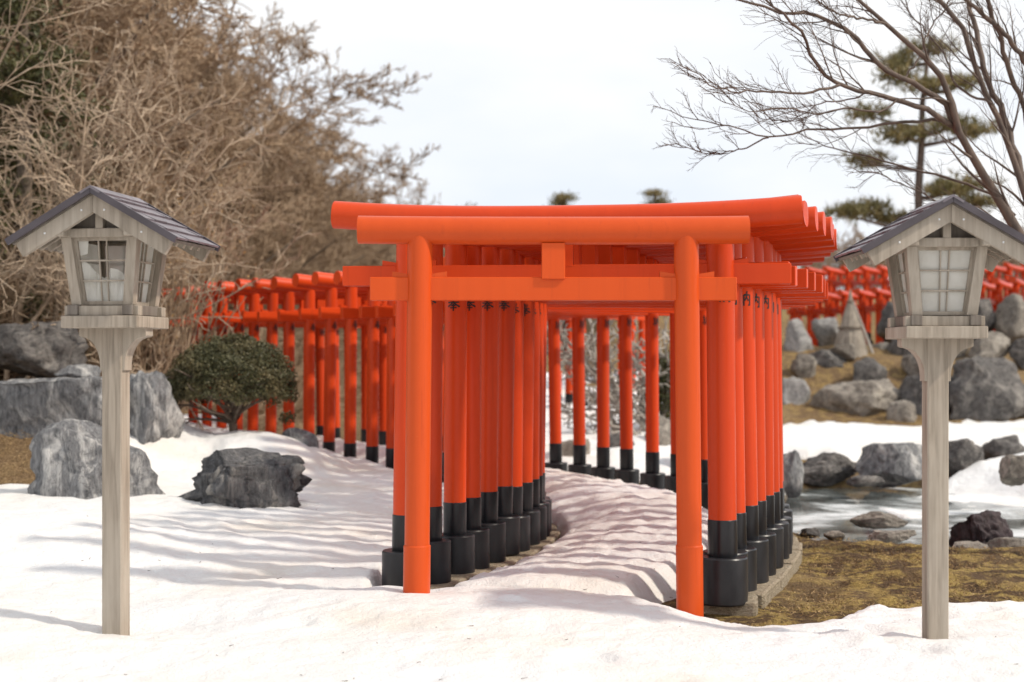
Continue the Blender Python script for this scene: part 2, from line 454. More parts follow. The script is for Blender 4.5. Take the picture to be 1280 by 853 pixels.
# ------------------------------------------------------------------ terrain heights
def base_h(x, y, s, a):
    z = -.10 + .03 * fbm(x * .8, y * .8, seed=3)
    # left garden bank
    lb = ss(12.5, 15.2, y) * ss(1.5, 3.0, -s) * ss(-3.0, -4.5, x)
    z = z + 1.22 * lb + .9 * ss(-6, -14, x) * ss(12, 20, y)
    z = z + .50 * np.exp(-(((x + 2.75) / .95) ** 2 + ((y - 15.0) / 1.0) ** 2))
    # ground along the left stretch of the tunnel
    z = z + .28 * ss(13.5, 17, y) * ss(0.2, 1.6, -s) * (1 - lb)
    # pond hollow
    pr = (((x - 4.4 - .08 * (y - 15)) / 2.35) ** 2 + ((y - 15.4) / 3.3) ** 2)
    z = z - .34 * (1 - ss(.55, 1.15, pr + .25 * fbm(x * .9, y * .9, seed=9)))
    # beyond the pond: step, rocky ridge, then the far slope
    rt = ss(1.9, 3.4, x)
    z = z + rt * (.22 * ss(17.8, 20, y) + .04 * ss(21, 25, y) + 1.45 * np.exp(-((y - 29.3) / 2.3) ** 2) + .35 * ss(27, 33, y) + 1.3 * ss(33, 40, y) + 2.0 * ss(41, 48, y))
    # centre behind the bend
    ct = (1 - rt) * ss(-3.5, -1.0, x)
    z = z + ct * (.35 * ss(17.5, 20.5, y) + .75 * ss(21, 28, y) + .6 * ss(28, 40, y)) * ss(1.2, 2.2, s)
    z = z + .05 * fbm(x * .35, y * .35, seed=21) * ss(9, 14, y)
    z = z + 1.5 * ss(45, 120, y)
    return z

def snow_h(x, y, s, a, bz):
    n1 = fbm(x * .7, y * .7, seed=31); n2 = fbm(x * 2.2, y * 2.2, seed=41, oct=3)
    edge = .22 * n1 + .10 * n2
    # ---- left field and foreground
    zl = np.interp(y, [-5, 5, 6.5, 7.6, 8.6, 10, 13, 16, 20, 60], [.0, .0, .02, .05, .09, .13, .17, .36, .5, .6])
    zl = zl + .045 * ss(0, 3.0, -x - 1.0) * ss(8.5, 10, y) * 3.0
    zl = zl + .05 * np.exp(-(((x + .35) / .8) ** 2 + ((y - 7.9) / .55) ** 2))
    zl = zl - .075 * ss(.55, 1.25, x) * ss(7.2, 8.2, y) 
    in_bank = ss(12.5, 15.2, y) * ss(1.5, 3.0, -s) * ss(-3.0, -4.5, x)
    mound = np.exp(-(((x + 2.7) / 1.15) ** 2 + ((y - 14.7) / 1.25) ** 2))
    zl = np.maximum(zl, bz + .02 + .16 * ss(.05, .5, mound))
    d_left = np.minimum(-s - 1.12, 99)                         # metres left of the kerb
    m_left = ss(-.03, .10, d_left + .03 * n2) * ss(1.0, .35, np.where(a < .05, 0, 0))
    # rocks/soil bank free of snow
    m_left = m_left * (1 - ss(.10, .32, in_bank + .25 * edge - .9 * ss(.10, .40, mound)))
    m_left = m_left * (1 - ss(26, 29, y)) * (1 - ss(.2, .6, ss(-4.8, -6.2, x) * ss(11.5, 13, y)))
    # foreground edge on the right side
    yb = np.interp(x, [-9, .3, 1.0, 1.35, 1.8, 2.15, 2.6, 9], [8.7, 8.62, 8.32, 7.98, 8.12, 8.62, 8.72, 9.0])
    m_fg = ss(-.04, .12, yb - y + .35 * edge)
    m1 = np.maximum(m_left * (1 - ss(-.2, .4, s + .6)), m_fg)
    m1 = np.where((s < -.9) & (y > 8.0), np.maximum(m1, m_left), m1)
    # ---- mound along the path between the two rows
    zp = np.interp(a, [-1, 0, .7, 1.5, 3, 4.5, 6, 8, 14], [.06, .07, .06, .07, .12, .17, .19, .25, .42])
    hw_l = np.interp(a, [-.6, 0, .8, 2, 3.5, 5, 8, 14], [.80, .76, .72, .76, .80, .82, .82, .82]) + .04 * n2
    hw_r = np.interp(a, [-.6, 0, .8, 2, 3.5, 5, 8, 14], [.62, .62, .66, .70, .74, .74, .74, .8]) + .06 * n2
    hw = np.where(s < 0, hw_l, hw_r)
    q = np.abs(s) / hw
    m2 = np.where(s < 0, ss(1.08, .86, q), ss(1.06, .62, q)) * ss(-.5, .1, a + .2 * n1) * (1 - ss(12.2, 12.8, a))
    zp = np.where(s < 0, .03 + (zp - .03) * (1 - .85 * ss(.05, 1.0, q)), zp) + .05 * (1 - np.minimum(q, 1) ** 2)
    # ---- snow beyond the pond
    far = x - 3.2 - .25 * edge
    band = ss(19.3, 20.1, y + 3.0 * edge) * ss(25.7, 24.6, y + 6.0 * edge) * ss(0, .5, far)
    tng_c = np.interp(x, [3.8, 4.6, 5.6, 8], [15.4, 16.0, 17.0, 18.2]); tng_w = np.interp(x, [3.7, 4.2, 5.5, 8], [.1, .9, 1.4, 1.8])
    tng = ss(1.1, .8, np.abs(y - tng_c + .6 * edge) / tng_w) * ss(3.8, 4.15, x)
    cen = ss(-.04, .14, edge + .14) * ss(17.6, 18.6, y) * ss(33, 29, y) * ss(3.4, 2.2, x) * ss(-1.5, -.5, x) * ss(1.6, 2.4, s)
    m3 = np.maximum(np.maximum(band, tng), cen)
    z3 = bz + .13 + .10 * tng
    # combine
    z = bz - .07; M_ = np.zeros_like(x)
    for (mm, zz) in ((m1, zl), (m2, zp), (m3, z3)):
        cand = (bz - .07) + mm * (np.maximum(zz, bz + .015) - bz + .07)
        z = np.where(mm > 0, np.maximum(z, cand), z); M_ = np.maximum(M_, mm)
    # surface: sun cups, wind ripples, footprints-like dents
    u_ = -.57 * x + .82 * y; v_ = .82 * x + .57 * y
    rip = (.5 - np.abs(fbm(u_ * 1.0 + .4 * n2, v_ * 3.6 + .5 * n1, seed=51, oct=2))) * 2 * ss(8.4, 9.6, y) + .6 * fbm(x * 1.6, y * 4, seed=52, oct=3)
    cup = fbm(x * 5.5, y * 5.5, seed=61, oct=3)
    inpath = ss(1.0, .7, np.abs(s)) * ss(-.2, .8, a)
    riptr = fbm(s * 2.4 + 9 + .5 * cup, a * 6.0 + s * 2.5 + .6 * n2, seed=71, oct=4, gain=.6)
    near = ss(16, 11, y)
    lump = fbm(x * 11, y * 11, seed=66, oct=3) * ss(0, .35, n2 + .15)
    dz = .013 * rip * (1 - inpath) + .017 * cup + .013 * riptr * inpath + .022 * fbm(x * 9, y * 9, seed=68, oct=2) * inpath + .05 * n1 * (1 - inpath) + .012 * lump * near - .030 * ss(.42, .75, fbm(x * 2.6, y * 3.4, seed=95, oct=2)) * (1 - inpath)
    holl = 0
    for (hx, hy, hr, hd) in ((-2.02, 7.58, .20, .055), (2.24, 7.46, .16, .035), (-.52, 8.40, .16, .03), (1.10, 8.36, .18, .05), (-1.75, 7.72, .22, .04)):
        holl = holl + hd * np.exp(-((x - hx) ** 2 + (y - hy) ** 2) / hr ** 2)
    return z + dz * np.clip(M_, 0, 1) - holl, M_

# rows / columns denser near the gates
def axis(bps):
    out = []
    for (a_, b_, st) in bps:
        out += list(np.arange(a_, b_, st))
    return np.array(out)
XS = axis([(-60, -20, 2.0), (-20, -9, .5), (-9, -5.5, .12), (-5.5, -3.6, .06), (-3.6, 3.4, .028), (3.4, 6.5, .06), (6.5, 12, .16), (12, 24, .6), (24, 62, 2)])
YS = axis([(-12, 4, .8), (4, 5.8, .1), (5.8, 11.0, .026), (11.0, 16.5, .045), (16.5, 22, .07), (22, 34, .14), (34, 60, .7), (60, 402, 12)])
GX, GY = np.meshgrid(XS, YS)
GS, GA = path_coords(GX, GY)
BZ = base_h(GX, GY, GS, GA)
SZ, SM = snow_h(GX, GY, GS, GA, BZ)
moss_bump = .075 * fbm(GX * 2.6, GY * 3.6, seed=81, oct=4) + .020 * fbm(GX * 12, GY * 12, seed=82, oct=2)
BZv = BZ + moss_bump * ss(1.1, 1.4, np.abs(GS))
nx, ny = len(XS), len(YS)
idx = np.arange(nx * ny).reshape(ny, nx)
quads = np.stack([idx[:-1, :-1], idx[:-1, 1:], idx[1:, 1:], idx[1:, :-1]], axis=-1).reshape(-1, 4)
def ground_z(x, y, snow=False):
    x = np.array([x], float); y = np.array([y], float)
    s, a = path_coords(x, y); bz = base_h(x, y, s, a)
    if not snow: return float(bz[0])
    sz, m_ = snow_h(x, y, s, a, bz)
    return float(max(bz[0], sz[0] if m_[0] > .05 else -9))
# ground sheet on a coarser lattice
gi = np.unique(np.concatenate([np.arange(0, nx, 2), [nx - 1]])); gj = np.unique(np.concatenate([np.arange(0, ny, 2), [ny - 1]]))
gv = np.stack([GX[np.ix_(gj, gi)], GY[np.ix_(gj, gi)], BZv[np.ix_(gj, gi)]], -1).reshape(-1, 3)
ii = np.arange(len(gi) * len(gj)).reshape(len(gj), len(gi))
gq = np.stack([ii[:-1, :-1], ii[:-1, 1:], ii[1:, 1:], ii[1:, :-1]], axis=-1).reshape(-1, 4)
obj('ground', np_mesh('ground', gv, gq), M_GROUND, kind='structure', label='brown mossy soil and dry grass of the shrine garden')
# far plain to the horizon
fp = MB(); fp.add([(-1500, -1500, -.6), (1500, -1500, -.6), (1500, 2500, -.6), (-1500, 2500, -.6)], [(0, 1, 2, 3)])
obj('far_ground', fp.mesh('far_ground'), M_GROUND, kind='structure', label='flat brown land reaching the horizon')
fm = SM.ravel()[quads].max(axis=1) > .02
used = quads[fm]; uq, inv = np.unique(used, return_inverse=True)
sv = np.stack([GX, GY, SZ], -1).reshape(-1, 3)[uq]
obj('snow', np_mesh('snow', sv, inv.reshape(-1, 4)), M_SNOW, kind='structure', label='old white snow with melting rippled surface')
# pond ice
pm = MB(); ring = []
for k in range(64):
    t_ = 2 * math.pi * k / 64
    ring.append((4.7 + 3.2 * math.cos(t_), 15.3 + 4.3 * math.sin(t_), -.205))
pm.add(ring, [tuple(range(64))])
obj('pond_water', pm.mesh('pond_water'), M_ICE, kind='structure', label='half frozen pond with pale ice')

# ------------------------------------------------------------------ torii gates
def stroke(pts, wd):
    """brush stroke in the unit square -> list of quads (2D)"""
    q = []; pts = [Vector(p) for p in pts]
    dense = []
    for i in range(len(pts) - 1):
        for k in range(4): dense.append(pts[i].lerp(pts[i + 1], k / 4))
    dense.append(pts[-1]); m_ = len(dense); L = []; R = []
    for i, p in enumerate(dense):
        t = (dense[min(i + 1, m_ - 1)] - dense[max(i - 1, 0)]).normalized()
        nn = Vector((-t.y, t.x)); ww = wd * (1.15 - .35 * math.sin(math.pi * i / (m_ - 1))) * (.75 if i == m_ - 1 else 1) / 2
        L.append(p + nn * ww); R.append(p - nn * ww)
    for i in range(m_ - 1): q.append((L[i], R[i], R[i + 1], L[i + 1]))
    return q
HOU = [([(.2, .86), (.8, .88)], .07), ([(.25, .72), (.75, .74)], .07), ([(.06, .57), (.94, .59)], .08), ([(.5, 1), (.48, .57)], .08),
       ([(.45, .60), (.3, .42), (.03, .27)], .10), ([(.52, .6), (.7, .42), (1.0, .26)], .11), ([(.33, .35), (.67, .36)], .075),
       ([(.24, .19), (.76, .20)], .08), ([(.5, .47), (.5, -.04)], .095)]
NOU = [([(.25, 1), (.07, .78), (.25, .74)], .085), ([(.38, .84), (.1, .52), (.42, .56)], .085), ([(.25, .52), (.25, 0)], .09),
       ([(.14, .38), (.04, .14)], .08), ([(.34, .38), (.43, .2)], .08), ([(.52, .75), (.52, 0)], .095),
       ([(.52, .75), (.97, .75), (.97, .02), (.86, .08)], .095), ([(.75, 1), (.73, .62), (.58, .34)], .08), ([(.74, .56), (.88, .34)], .08)]
def glyph_mesh(name, strokes, size, r, ztop):
    """glyph wrapped on a cylinder of radius r facing -y, top at ztop"""
    V = []; Fc = []; eps = .0012
    for si, (pts, wd) in enumerate(strokes):
        for q in stroke(pts, wd * 1.25):
            b_ = len(V)
            for p in q:
                xx = (p.x - .5) * size; ang = xx / r
                rr = r + eps + si * .00012
                V.append((rr * math.sin(ang), -rr * math.cos(ang), ztop - (1 - p.y) * size * 1.08))
            Fc.append((b_, b_ + 1, b_ + 2, b_ + 3))
    me = np_mesh(name, np.array(V), Fc, smooth=False)
    return me

def make_gate(name='torii_gate', front=False, detail=True, girth=1.0):
    t = empty(name)
    half = .80 if front else GATE_HALF
    rp = .0735 if front else .0810
    rk = .0820 if front else .0850
    rp *= girth; rk *= (girth + 1) / 2
    zk = 2.215 if front else 2.322
    klen = 1.14 if front else 1.45
    nlen = 1.07 if front else 1.39
    nz0, nz1 = (1.806, 1.942) if front else (1.915, 2.040)
    paintm = M_OR2 if front else M_OR
    batter = .022
    # top lintel, gently swept up at the ends
    pts = []; nseg = 18 if detail else 8
    for i in range(nseg + 1):
        x = -klen + 2 * klen * i / nseg
        lift = (.006 if front else .045) * abs(x / klen) ** 2.6
        pts.append((x, 0, zk + lift))
    pts2 = [(pts[0][0] - .001, 0, pts[0][2])] + pts + [(pts[-1][0] + .001, 0, pts[-1][2])]
    rads = [rk - .006] + [rk] * len(pts) + [rk - .006]
    kb = MB().tube(pts2, rads, 24 if detail else 10)
    obj('top_lintel', kb.mesh('top_lintel', .6), paintm, t)
    obj('tie_beam', MB().box((0, 0, (nz0 + nz1) / 2), (2 * nlen, .062, nz1 - nz0), .004).mesh('tie_beam'), paintm, t)
    sw = .136 if front else .13
    obj('centre_strut', MB().box((0, -.012 if front else 0, (nz1 + zk - rk) / 2 - .002), (sw, .074 if front else .066, zk - rk - nz1 + .02), .003).mesh('centre_strut'), paintm, t)
    xb = half
    ns = 28 if detail else 10
    for sgn in (-1, 1):
        lean = -sgn * batter / 2.2
        zb = -.35 if front else .455
        z1 = zk
        xat = lambda z: sgn * xb + lean * z
        pm_ = MB().lathe([(rp, zb), (rp, z1)], ns, (xat(zb), 0, 0), (lean, 0))
        post = obj('post', pm_.mesh('post', .6), paintm, t)
        if front:
            sl = MB().lathe([(rp + .003, -.35), (rp + .006, -.30), (rp + .006, .372), (rp + .001, .378)], ns, (xat(-.35), 0, 0), (lean, 0))
            obj('base_sleeve', sl.mesh('base_sleeve', .5), paintm, post)
        else:
            sl = MB().lathe([(rp + .002, .24), (rp + .004, .245), (rp + .004, .478), (rp + .001, .482)], ns, (xat(.24), 0, 0), (lean, 0))
            obj('black_sleeve', sl.mesh('black_sleeve', .5), M_BK, post)
            ft = MB().lathe([(.064 + .075 * girth, -.03), (.070 + .075 * girth, -.02), (.070 + .075 * girth, .247), (.064 + .075 * girth, .256)], ns, (sgn * xb, 0, 0))
            obj('footing', ft.mesh('footing', .5), M_BK2, post)
            gm = glyph_mesh('lettering', HOU if sgn < 0 else NOU, .088, rp, 1.898)
            lo_ = obj('lettering', gm, M_INK, post, (xat(1.86), 0, 0)); lo_.rotation_euler = (0, 0, math.radians(12))
        # wedges driven over the tie beam
        if detail:
            xp = xat(nz1)
            for d in (-1, 1):
                x0 = xp + d * (rp - .012); x1 = xp + d * (rp + .085)
                z0 = nz1 + .0; wz = .004
                poly = [(x0, z0), (x1, z0), (x1, z0 + .034), (x0, z0 + .018)]
                wd = MB().prism(poly, 'y', -.022, .022)
                obj('wedge', wd.mesh('wedge'), paintm, t)
    return t

front = make_gate('torii_gate', front=True)
front.location = ((691.5 - 640) * 8.32 / F, 8.32, 0.0)
setp(front, 'all-orange torii with no black footings, first at the mouth of the gate tunnel', 'torii gate')

proto = make_gate('torii_gate', girth=1.06)
proto_m = make_gate('torii_gate', girth=.95)
proto_s = make_gate('torii_gate', girth=.86)
fresh = {1: proto_m, 2: proto_s}
total = ARC[-1]
gates = []
ds = [0.0]
while ds[-1] < total - .45: ds.append(ds[-1] + (GATE_SP if ds[-1] < 3.6 else (.43 if ds[-1] < 8 else .455)))
for i, d in enumerate(ds):
    cx = np.interp(d, ARC, CL[:, 0]); cy = np.interp(d, ARC, CL[:, 1])
    tx = np.interp(d, ARC, TAN[:, 0]); ty = np.interp(d, ARC, TAN[:, 1])
    rz = math.atan2(-tx, ty)
    if cx < -4.3: break
    kd = 0 if i == 0 else (1 if d < 3.5 else 2)
    g = proto if i == 0 else (fresh.pop(kd) if kd in fresh else copy_tree({1: proto_m, 2: proto_s}[kd]))
    g.location = (cx, cy, .012 + random.uniform(-.012, .012)); g.rotation_euler = (random.uniform(-.006, .006), random.uniform(-.006, .006), rz + random.uniform(-.015, .015))
    gates.append((g, cx, cy, rz, d))
for i, (g, cx, cy, rz, d) in enumerate(gates):
    if i == 0:
        setp(g, 'large orange torii with black footings right behind the all-orange torii', 'torii gate')
    elif cy < 12.0:
        ordn = ['second', 'third', 'fourth', 'fifth', 'sixth', 'seventh', 'eighth', 'ninth', 'tenth', 'eleventh', 'twelfth'][i - 1]
        setp(g, ordn + ' torii with black footings counted from the all-orange entrance torii', 'torii gate', 'gates of the straight run')
    elif cy < 15.9:
        setp(g, 'orange torii with black footings on the bend of the gate tunnel', 'torii gate', 'gates of the bend')
    else:
        back = len(gates) - 1 - i
        ordn = ['last', 'second last', 'third last', 'fourth last', 'fifth last', 'sixth last', 'seventh last', 'eighth last', 'ninth last', 'tenth last', 'eleventh last', 'twelfth last', 'thirteenth last', 'fourteenth last', 'fifteenth last'][back]
        setp(g, ordn + ' torii at the far end of the tunnel behind the clipped bush', 'torii gate', 'gates of the far stretch')

# kerbs of stone blocks under the footings
for sgn, lab in ((-1, 'tan stone kerb under the inner row of tunnel footings'), (1, 'tan stone kerb under the outer row of tunnel footings')):
    ke = empty('kerb', kind='structure', label=lab)
    kmesh = MB().box((0, 0, 0), (1, 1, 1), .04)
    kme = kmesh.mesh('kerb_stone'); kme.materials.append(M_KERB)
    pos = [Vector((cx + sgn * GATE_HALF * math.cos(rz), cy + sgn * GATE_HALF * math.sin(rz), 0)) for (_, cx, cy, rz, _) in gates]
    for i, p in enumerate(pos):
        q0 = pos[max(i - 1, 0)]; q1 = pos[min(i + 1, len(pos) - 1)]
        L_ = (q1 - q0).length / (2 if 0 < i < len(pos) - 1 else 1)
        dirv = (q1 - q0).normalized()
        o = obj('kerb_stone', kme, None, ke)
        o.location = p + Vector((0, 0, -.115 + random.uniform(-.008, .004)))
        o.rotation_euler = (random.uniform(-.01, .01), random.uniform(-.01, .01), math.atan2(dirv.y, dirv.x) + random.uniform(-.05, .05))
        o.scale = (L_ - .012, .39 + random.uniform(-.02, .04), .22)

# distant gates
protoF = make_gate('torii_gate', detail=False)
def far_gate(x, y, z, rz, sc, label, group, used=[0]):
    g = protoF if used[0] == 0 else copy_tree(protoF)
    used[0] = 1
    g.location = (x, y, z); g.rotation_euler = (0, 0, rz); g.scale = (sc,) * 3
    setp(g, label, 'torii gate', group)
for k in range(15):
    px = 1005 + k * 21; D = 34.0 - k * .16; p = P(px, 450, D)
    far_gate(p.x, D, .75 + .02 * k, math.radians(62), .92, 'distant orange torii in the lower row beyond the rocky ridge', 'lower row of distant gates')
for k in range(15):
    px = 985 + k * 22; D = 40.0; p = P(px, 450, D)
    far_gate(p.x, D, 1.75 + .01 * k, math.radians(58), .92, 'distant orange torii in the upper row on the far slope', 'upper row of distant gates')
for k, (px, D, zz) in enumerate([(738, 24.5, .45), (752, 24.9, .45), (766, 25.3, .5), (838, 27, .8), (852, 27.6, .8)]):
    p = P(px, 450, D)
    far_gate(p.x, D, zz, math.radians(48), .9, 'distant orange torii standing between branches behind the tunnel bend', 'distant gates behind the bend')

# ------------------------------------------------------------------ wooden lanterns
def make_lantern(rz, loc, label, torn):
    t = empty('wooden_lantern', loc, rz, label=label, category=None)
    t['category'] = 'lantern'
    A = 'weathered'
    post = MB().box((0, 0, .60), (.110, .110, 2.0), .006)          # runs down into the snow
    obj('post', post.mesh('post'), M_WD, t)
    # curved brackets
    for k in (0, 2):
        poly = [(.053, 1.35), (.068, 1.35)]
        for i in range(9):
            a = math.radians(90 * i / 8)
            poly.append((.068 + .106 * (1 - math.cos(a)), 1.375 + .150 * math.sin(a)))
        poly += [(.186, 1.532), (.186, 1.57), (.053, 1.57)]
        bm_ = MB().prism(poly, 'y', -.045, .045)
        o = obj('bracket', bm_.mesh('bracket'), M_WD, t); o.rotation_euler = (0, 0, k * math.pi / 2)
    obj('ledge', MB().box((0, 0, 1.601), (.415, .415, .062), .004).mesh('ledge'), M_WD, t)
    for sg in (-1, 1):
        obj('sill_beam', MB().box((0, sg * .150, 1.6585), (.405, .052, .052), .003).mesh('sill_beam'), M_WD, t)
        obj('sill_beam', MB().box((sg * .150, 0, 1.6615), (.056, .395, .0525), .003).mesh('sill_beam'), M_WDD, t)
    # flared lamp box: z 1.688 .. 2.035, half width .150 -> .190
    zb, zt, hb, ht = 1.690, 2.035, .140, .180
    def at(u, z, face_off=0.0):
        return u
    for sx in (-1, 1):
        for sy in (-1, 1):
            q = []
            for (z, h_) in ((zb, hb), (zt, ht)):
                for (dx, dy) in ((-1, -1), (1, -1), (1, 1), (-1, 1)):
                    q.append((sx * h_ + dx * .027, sy * h_ + dy * .027, z))
            mb_ = MB().add(q, [(0, 1, 2, 3)[::-1], (4, 5, 6, 7), (0, 1, 5, 4), (1, 2, 6, 5), (2, 3, 7, 6), (3, 0, 4, 7)])
            obj('corner_post', mb_.mesh('corner_post'), M_WD, t)
    for k in range(4):
        R = Matrix.Rotation(k * math.pi / 2, 4, 'Z')
        win = empty('window', (0, 0, 0), 0)
        win.parent = t; win.matrix_basis = R
        def pt(u, v, off):
            # u -1..1 across, v 0..1 up on the sloping face towards -y
            h_ = hb + (ht - hb) * v
            return (u * (h_ - .027), -(h_ - .004) + off, zb + (zt - zb) * v)
        def bar(nm, u0, v0, u1, v1, y0, y1, mt, par=win):
            vs = [pt(u0, v0, y0), pt(u1, v0, y0), pt(u1, v1, y0), pt(u0, v1, y0), pt(u0, v0, y1), pt(u1, v0, y1), pt(u1, v1, y1), pt(u0, v1, y1)]
            mb_ = MB().add(vs, [(0, 1, 2, 3), (7, 6, 5, 4), (0, 4, 5, 1), (1, 5, 6, 2), (2, 6, 7, 3), (3, 7, 4, 0)])
            return obj(nm, mb_.mesh(nm), mt, par)
        # frame: stiles and rails
        bar('frame_rail', -1.0, .0, 1.0, .055, .002, .022, M_WD); bar('frame_rail', -1.0, .955, 1.0, 1.0, .002, .022, M_WD)
        bar('frame_stile', -1.0, .055, -.90, .955, .003, .021, M_WD); bar('frame_stile', .90, .055, 1.0, .955, .003, .021, M_WD)
        for u in (-.14, .16):
            bar('glazing_bar', u - .022, .055, u + .022, .955, .006, .016, M_WD)
        for v_ in (.36, .66):
            bar('glazing_bar', -.90, v_ - .012, .90, v_ + .012, .005, .015, M_WD)
        if torn and k == 0:
            # torn sheet: covers the lower part, ragged top edge
            edge = [(-.9, .70), (-.62, .60), (-.45, .50), (-.28, .46), (-.05, .40), (.1, .47), (.25, .55), (.5, .53), (.7, .47), (.9, .36)]
            vs = [pt(u, .03, .019) for (u, _) in edge] + [pt(u, v_, .019 + .012 * ((i * 7) % 3)) for i, (u, v_) in enumerate(edge)]
            fs = [(i, i + 1, len(edge) + i + 1, len(edge) + i) for i in range(len(edge) - 1)]
            obj('paper_pane', MB().add(vs, fs).mesh('paper_pane'), M_PAPER, win, label='torn white paper with ragged upper edge')
            vs = [pt(-.9, .74, .019), pt(-.62, .76, .019), pt(-.52, .98, .019), pt(-.9, .98, .019)]
            obj('paper_pane', MB().add(vs, [(0, 1, 2, 3)]).mesh('paper_pane'), M_PAPER, win, label='scrap of torn white paper in the corner')
        else:
            vs = [pt(-.95, .02, .018), pt(.95, .02, .018), pt(.95, .98, .018), pt(-.95, .98, .018)]
            obj('paper_pane', MB().add(vs, [(0, 1, 2, 3)]).mesh('paper_pane'), M_PAPER, win)
    # top frame, gable pieces
    for sg in (-1, 1):
        obj('head_beam', MB().box((0, sg * .184, 2.058), (.44, .046, .046), .003).mesh('head_beam'), M_WD, t)
        obj('head_beam', MB().box((sg * .184, 0, 2.0605), (.045, .54, .047), .003).mesh('head_beam'), M_WD, t)
        obj('gable_strut', MB().box((0, sg * .184, 2.140), (.042, .040, .120), .002).mesh('gable_strut'), M_WD, t)
        gp = MB().prism([(-.27, 2.082), (.27, 2.082), (0, 2.215)], 'y', sg * .160 - .006, sg * .160 + .006)
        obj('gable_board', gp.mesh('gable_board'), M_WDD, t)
    pitch = math.radians(30); hw = .445; L = .585
    apex = 2.290
    obj('ridge_beam', MB().box((0, 0, apex - .075), (.05, L - .07, .05), .003).mesh('ridge_beam'), M_WD, t)
    ca, sa = math.cos(pitch), math.sin(pitch); ln = hw / ca
    roof = empty('roof', (0, 0, 0)); roof.parent = t
    for sg in (-1, 1):
        def sl(d, nrm):       # point along the slope (distance d from apex), nrm above the deck
            return (sg * (d * ca + nrm * sa), apex - .030 - d * sa + nrm * ca)
        def slab(nm, d0, d1, n0, n1, y0, y1, mt, par):
            if d0 is None:      # mitred at the ridge
                tn = math.tan(pitch)
                a_, b_, c_, e_ = sl(.0012 - n0 * tn, n0), sl(d1, n0), sl(d1, n1), sl(.0012 - n1 * tn, n1)
            else:
                a_, b_, c_, e_ = sl(d0, n0), sl(d1, n0), sl(d1, n1), sl(d0, n1)
            return obj(nm, MB().prism([a_, b_, c_, e_], 'y', y0, y1).mesh(nm), mt, par)
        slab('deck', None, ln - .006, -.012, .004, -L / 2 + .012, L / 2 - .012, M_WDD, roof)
        for e in (-1, 1):
            slab('verge_board', None, ln + .008, -.008, .026, e * (L / 2 + .008) - .007, e * (L / 2 + .008) + .007, M_VERGE, roof)
            slab('bargeboard', None, ln - .02, -.090, -.013, e * (L / 2 - .034) - .015, e * (L / 2 - .034) + .015, M_WD, t)
        for yy in (-.15, -.05, .05, .15):
            slab('rafter', .05, ln - .035, -.042, -.0125, yy - .014, yy + .014, M_WD, t)
        rows, cols = 5, 4; rl = ln / rows; cw = L / cols
        for r_i in range(rows):
            off = 0 if r_i % 2 == 0 else cw / 2
            for c_i in range(cols + (1 if off else 0)):
                y0 = -L / 2 + c_i * cw - off; y1 = y0 + cw
                y0 = max(y0, -L / 2) + .003; y1 = min(y1, L / 2) - .003
                d0 = r_i * rl + (.012 if r_i == 0 else -.015); d1 = (r_i + 1) * rl + .004
                jt = .0015 * ((r_i * 3 + c_i * 5) % 3); a_, b_ = sl(d0, .0048), sl(d1, .0125 + jt); c_, e_ = sl(d1, .0225 + jt), sl(d0, .0125)
                obj('shingle', MB().prism([a_, b_, c_, e_], 'y', y0, y1).mesh('shingle'), M_TILE, roof)
        # nail heads on the bargeboards
        for d in (.10, .33):
            p_ = sl(d, -.05)
            for e in (-1,):
                mb_ = MB().box((p_[0], e * (L / 2 - .018), p_[1]), (.010, .006, .010), .002)
                obj('nail_head', mb_.mesh('nail_head'), M_NAIL, t)
    cap = MB().prism([(-.055, apex - .033), (0, apex - .001), (.055, apex - .033), (.05, apex - .044), (0, apex - .014), (-.05, apex - .044)], 'y', -L / 2 - .018, L / 2 + .018)
    obj('ridge_cap', cap.mesh('ridge_cap'), M_TILE, roof)
    return t
pl = P(145, 783, 7.5); pr = P(1169, 800, 7.42)
make_lantern(math.radians(-9), (pl.x, 7.5, pl.z), 'weathered wooden garden lantern with a torn paper window, standing before the rocks', True)
make_lantern(math.radians(0), (pr.x, 7.42, pr.z), 'weathered wooden garden lantern with whole paper windows, standing near the pond', False)

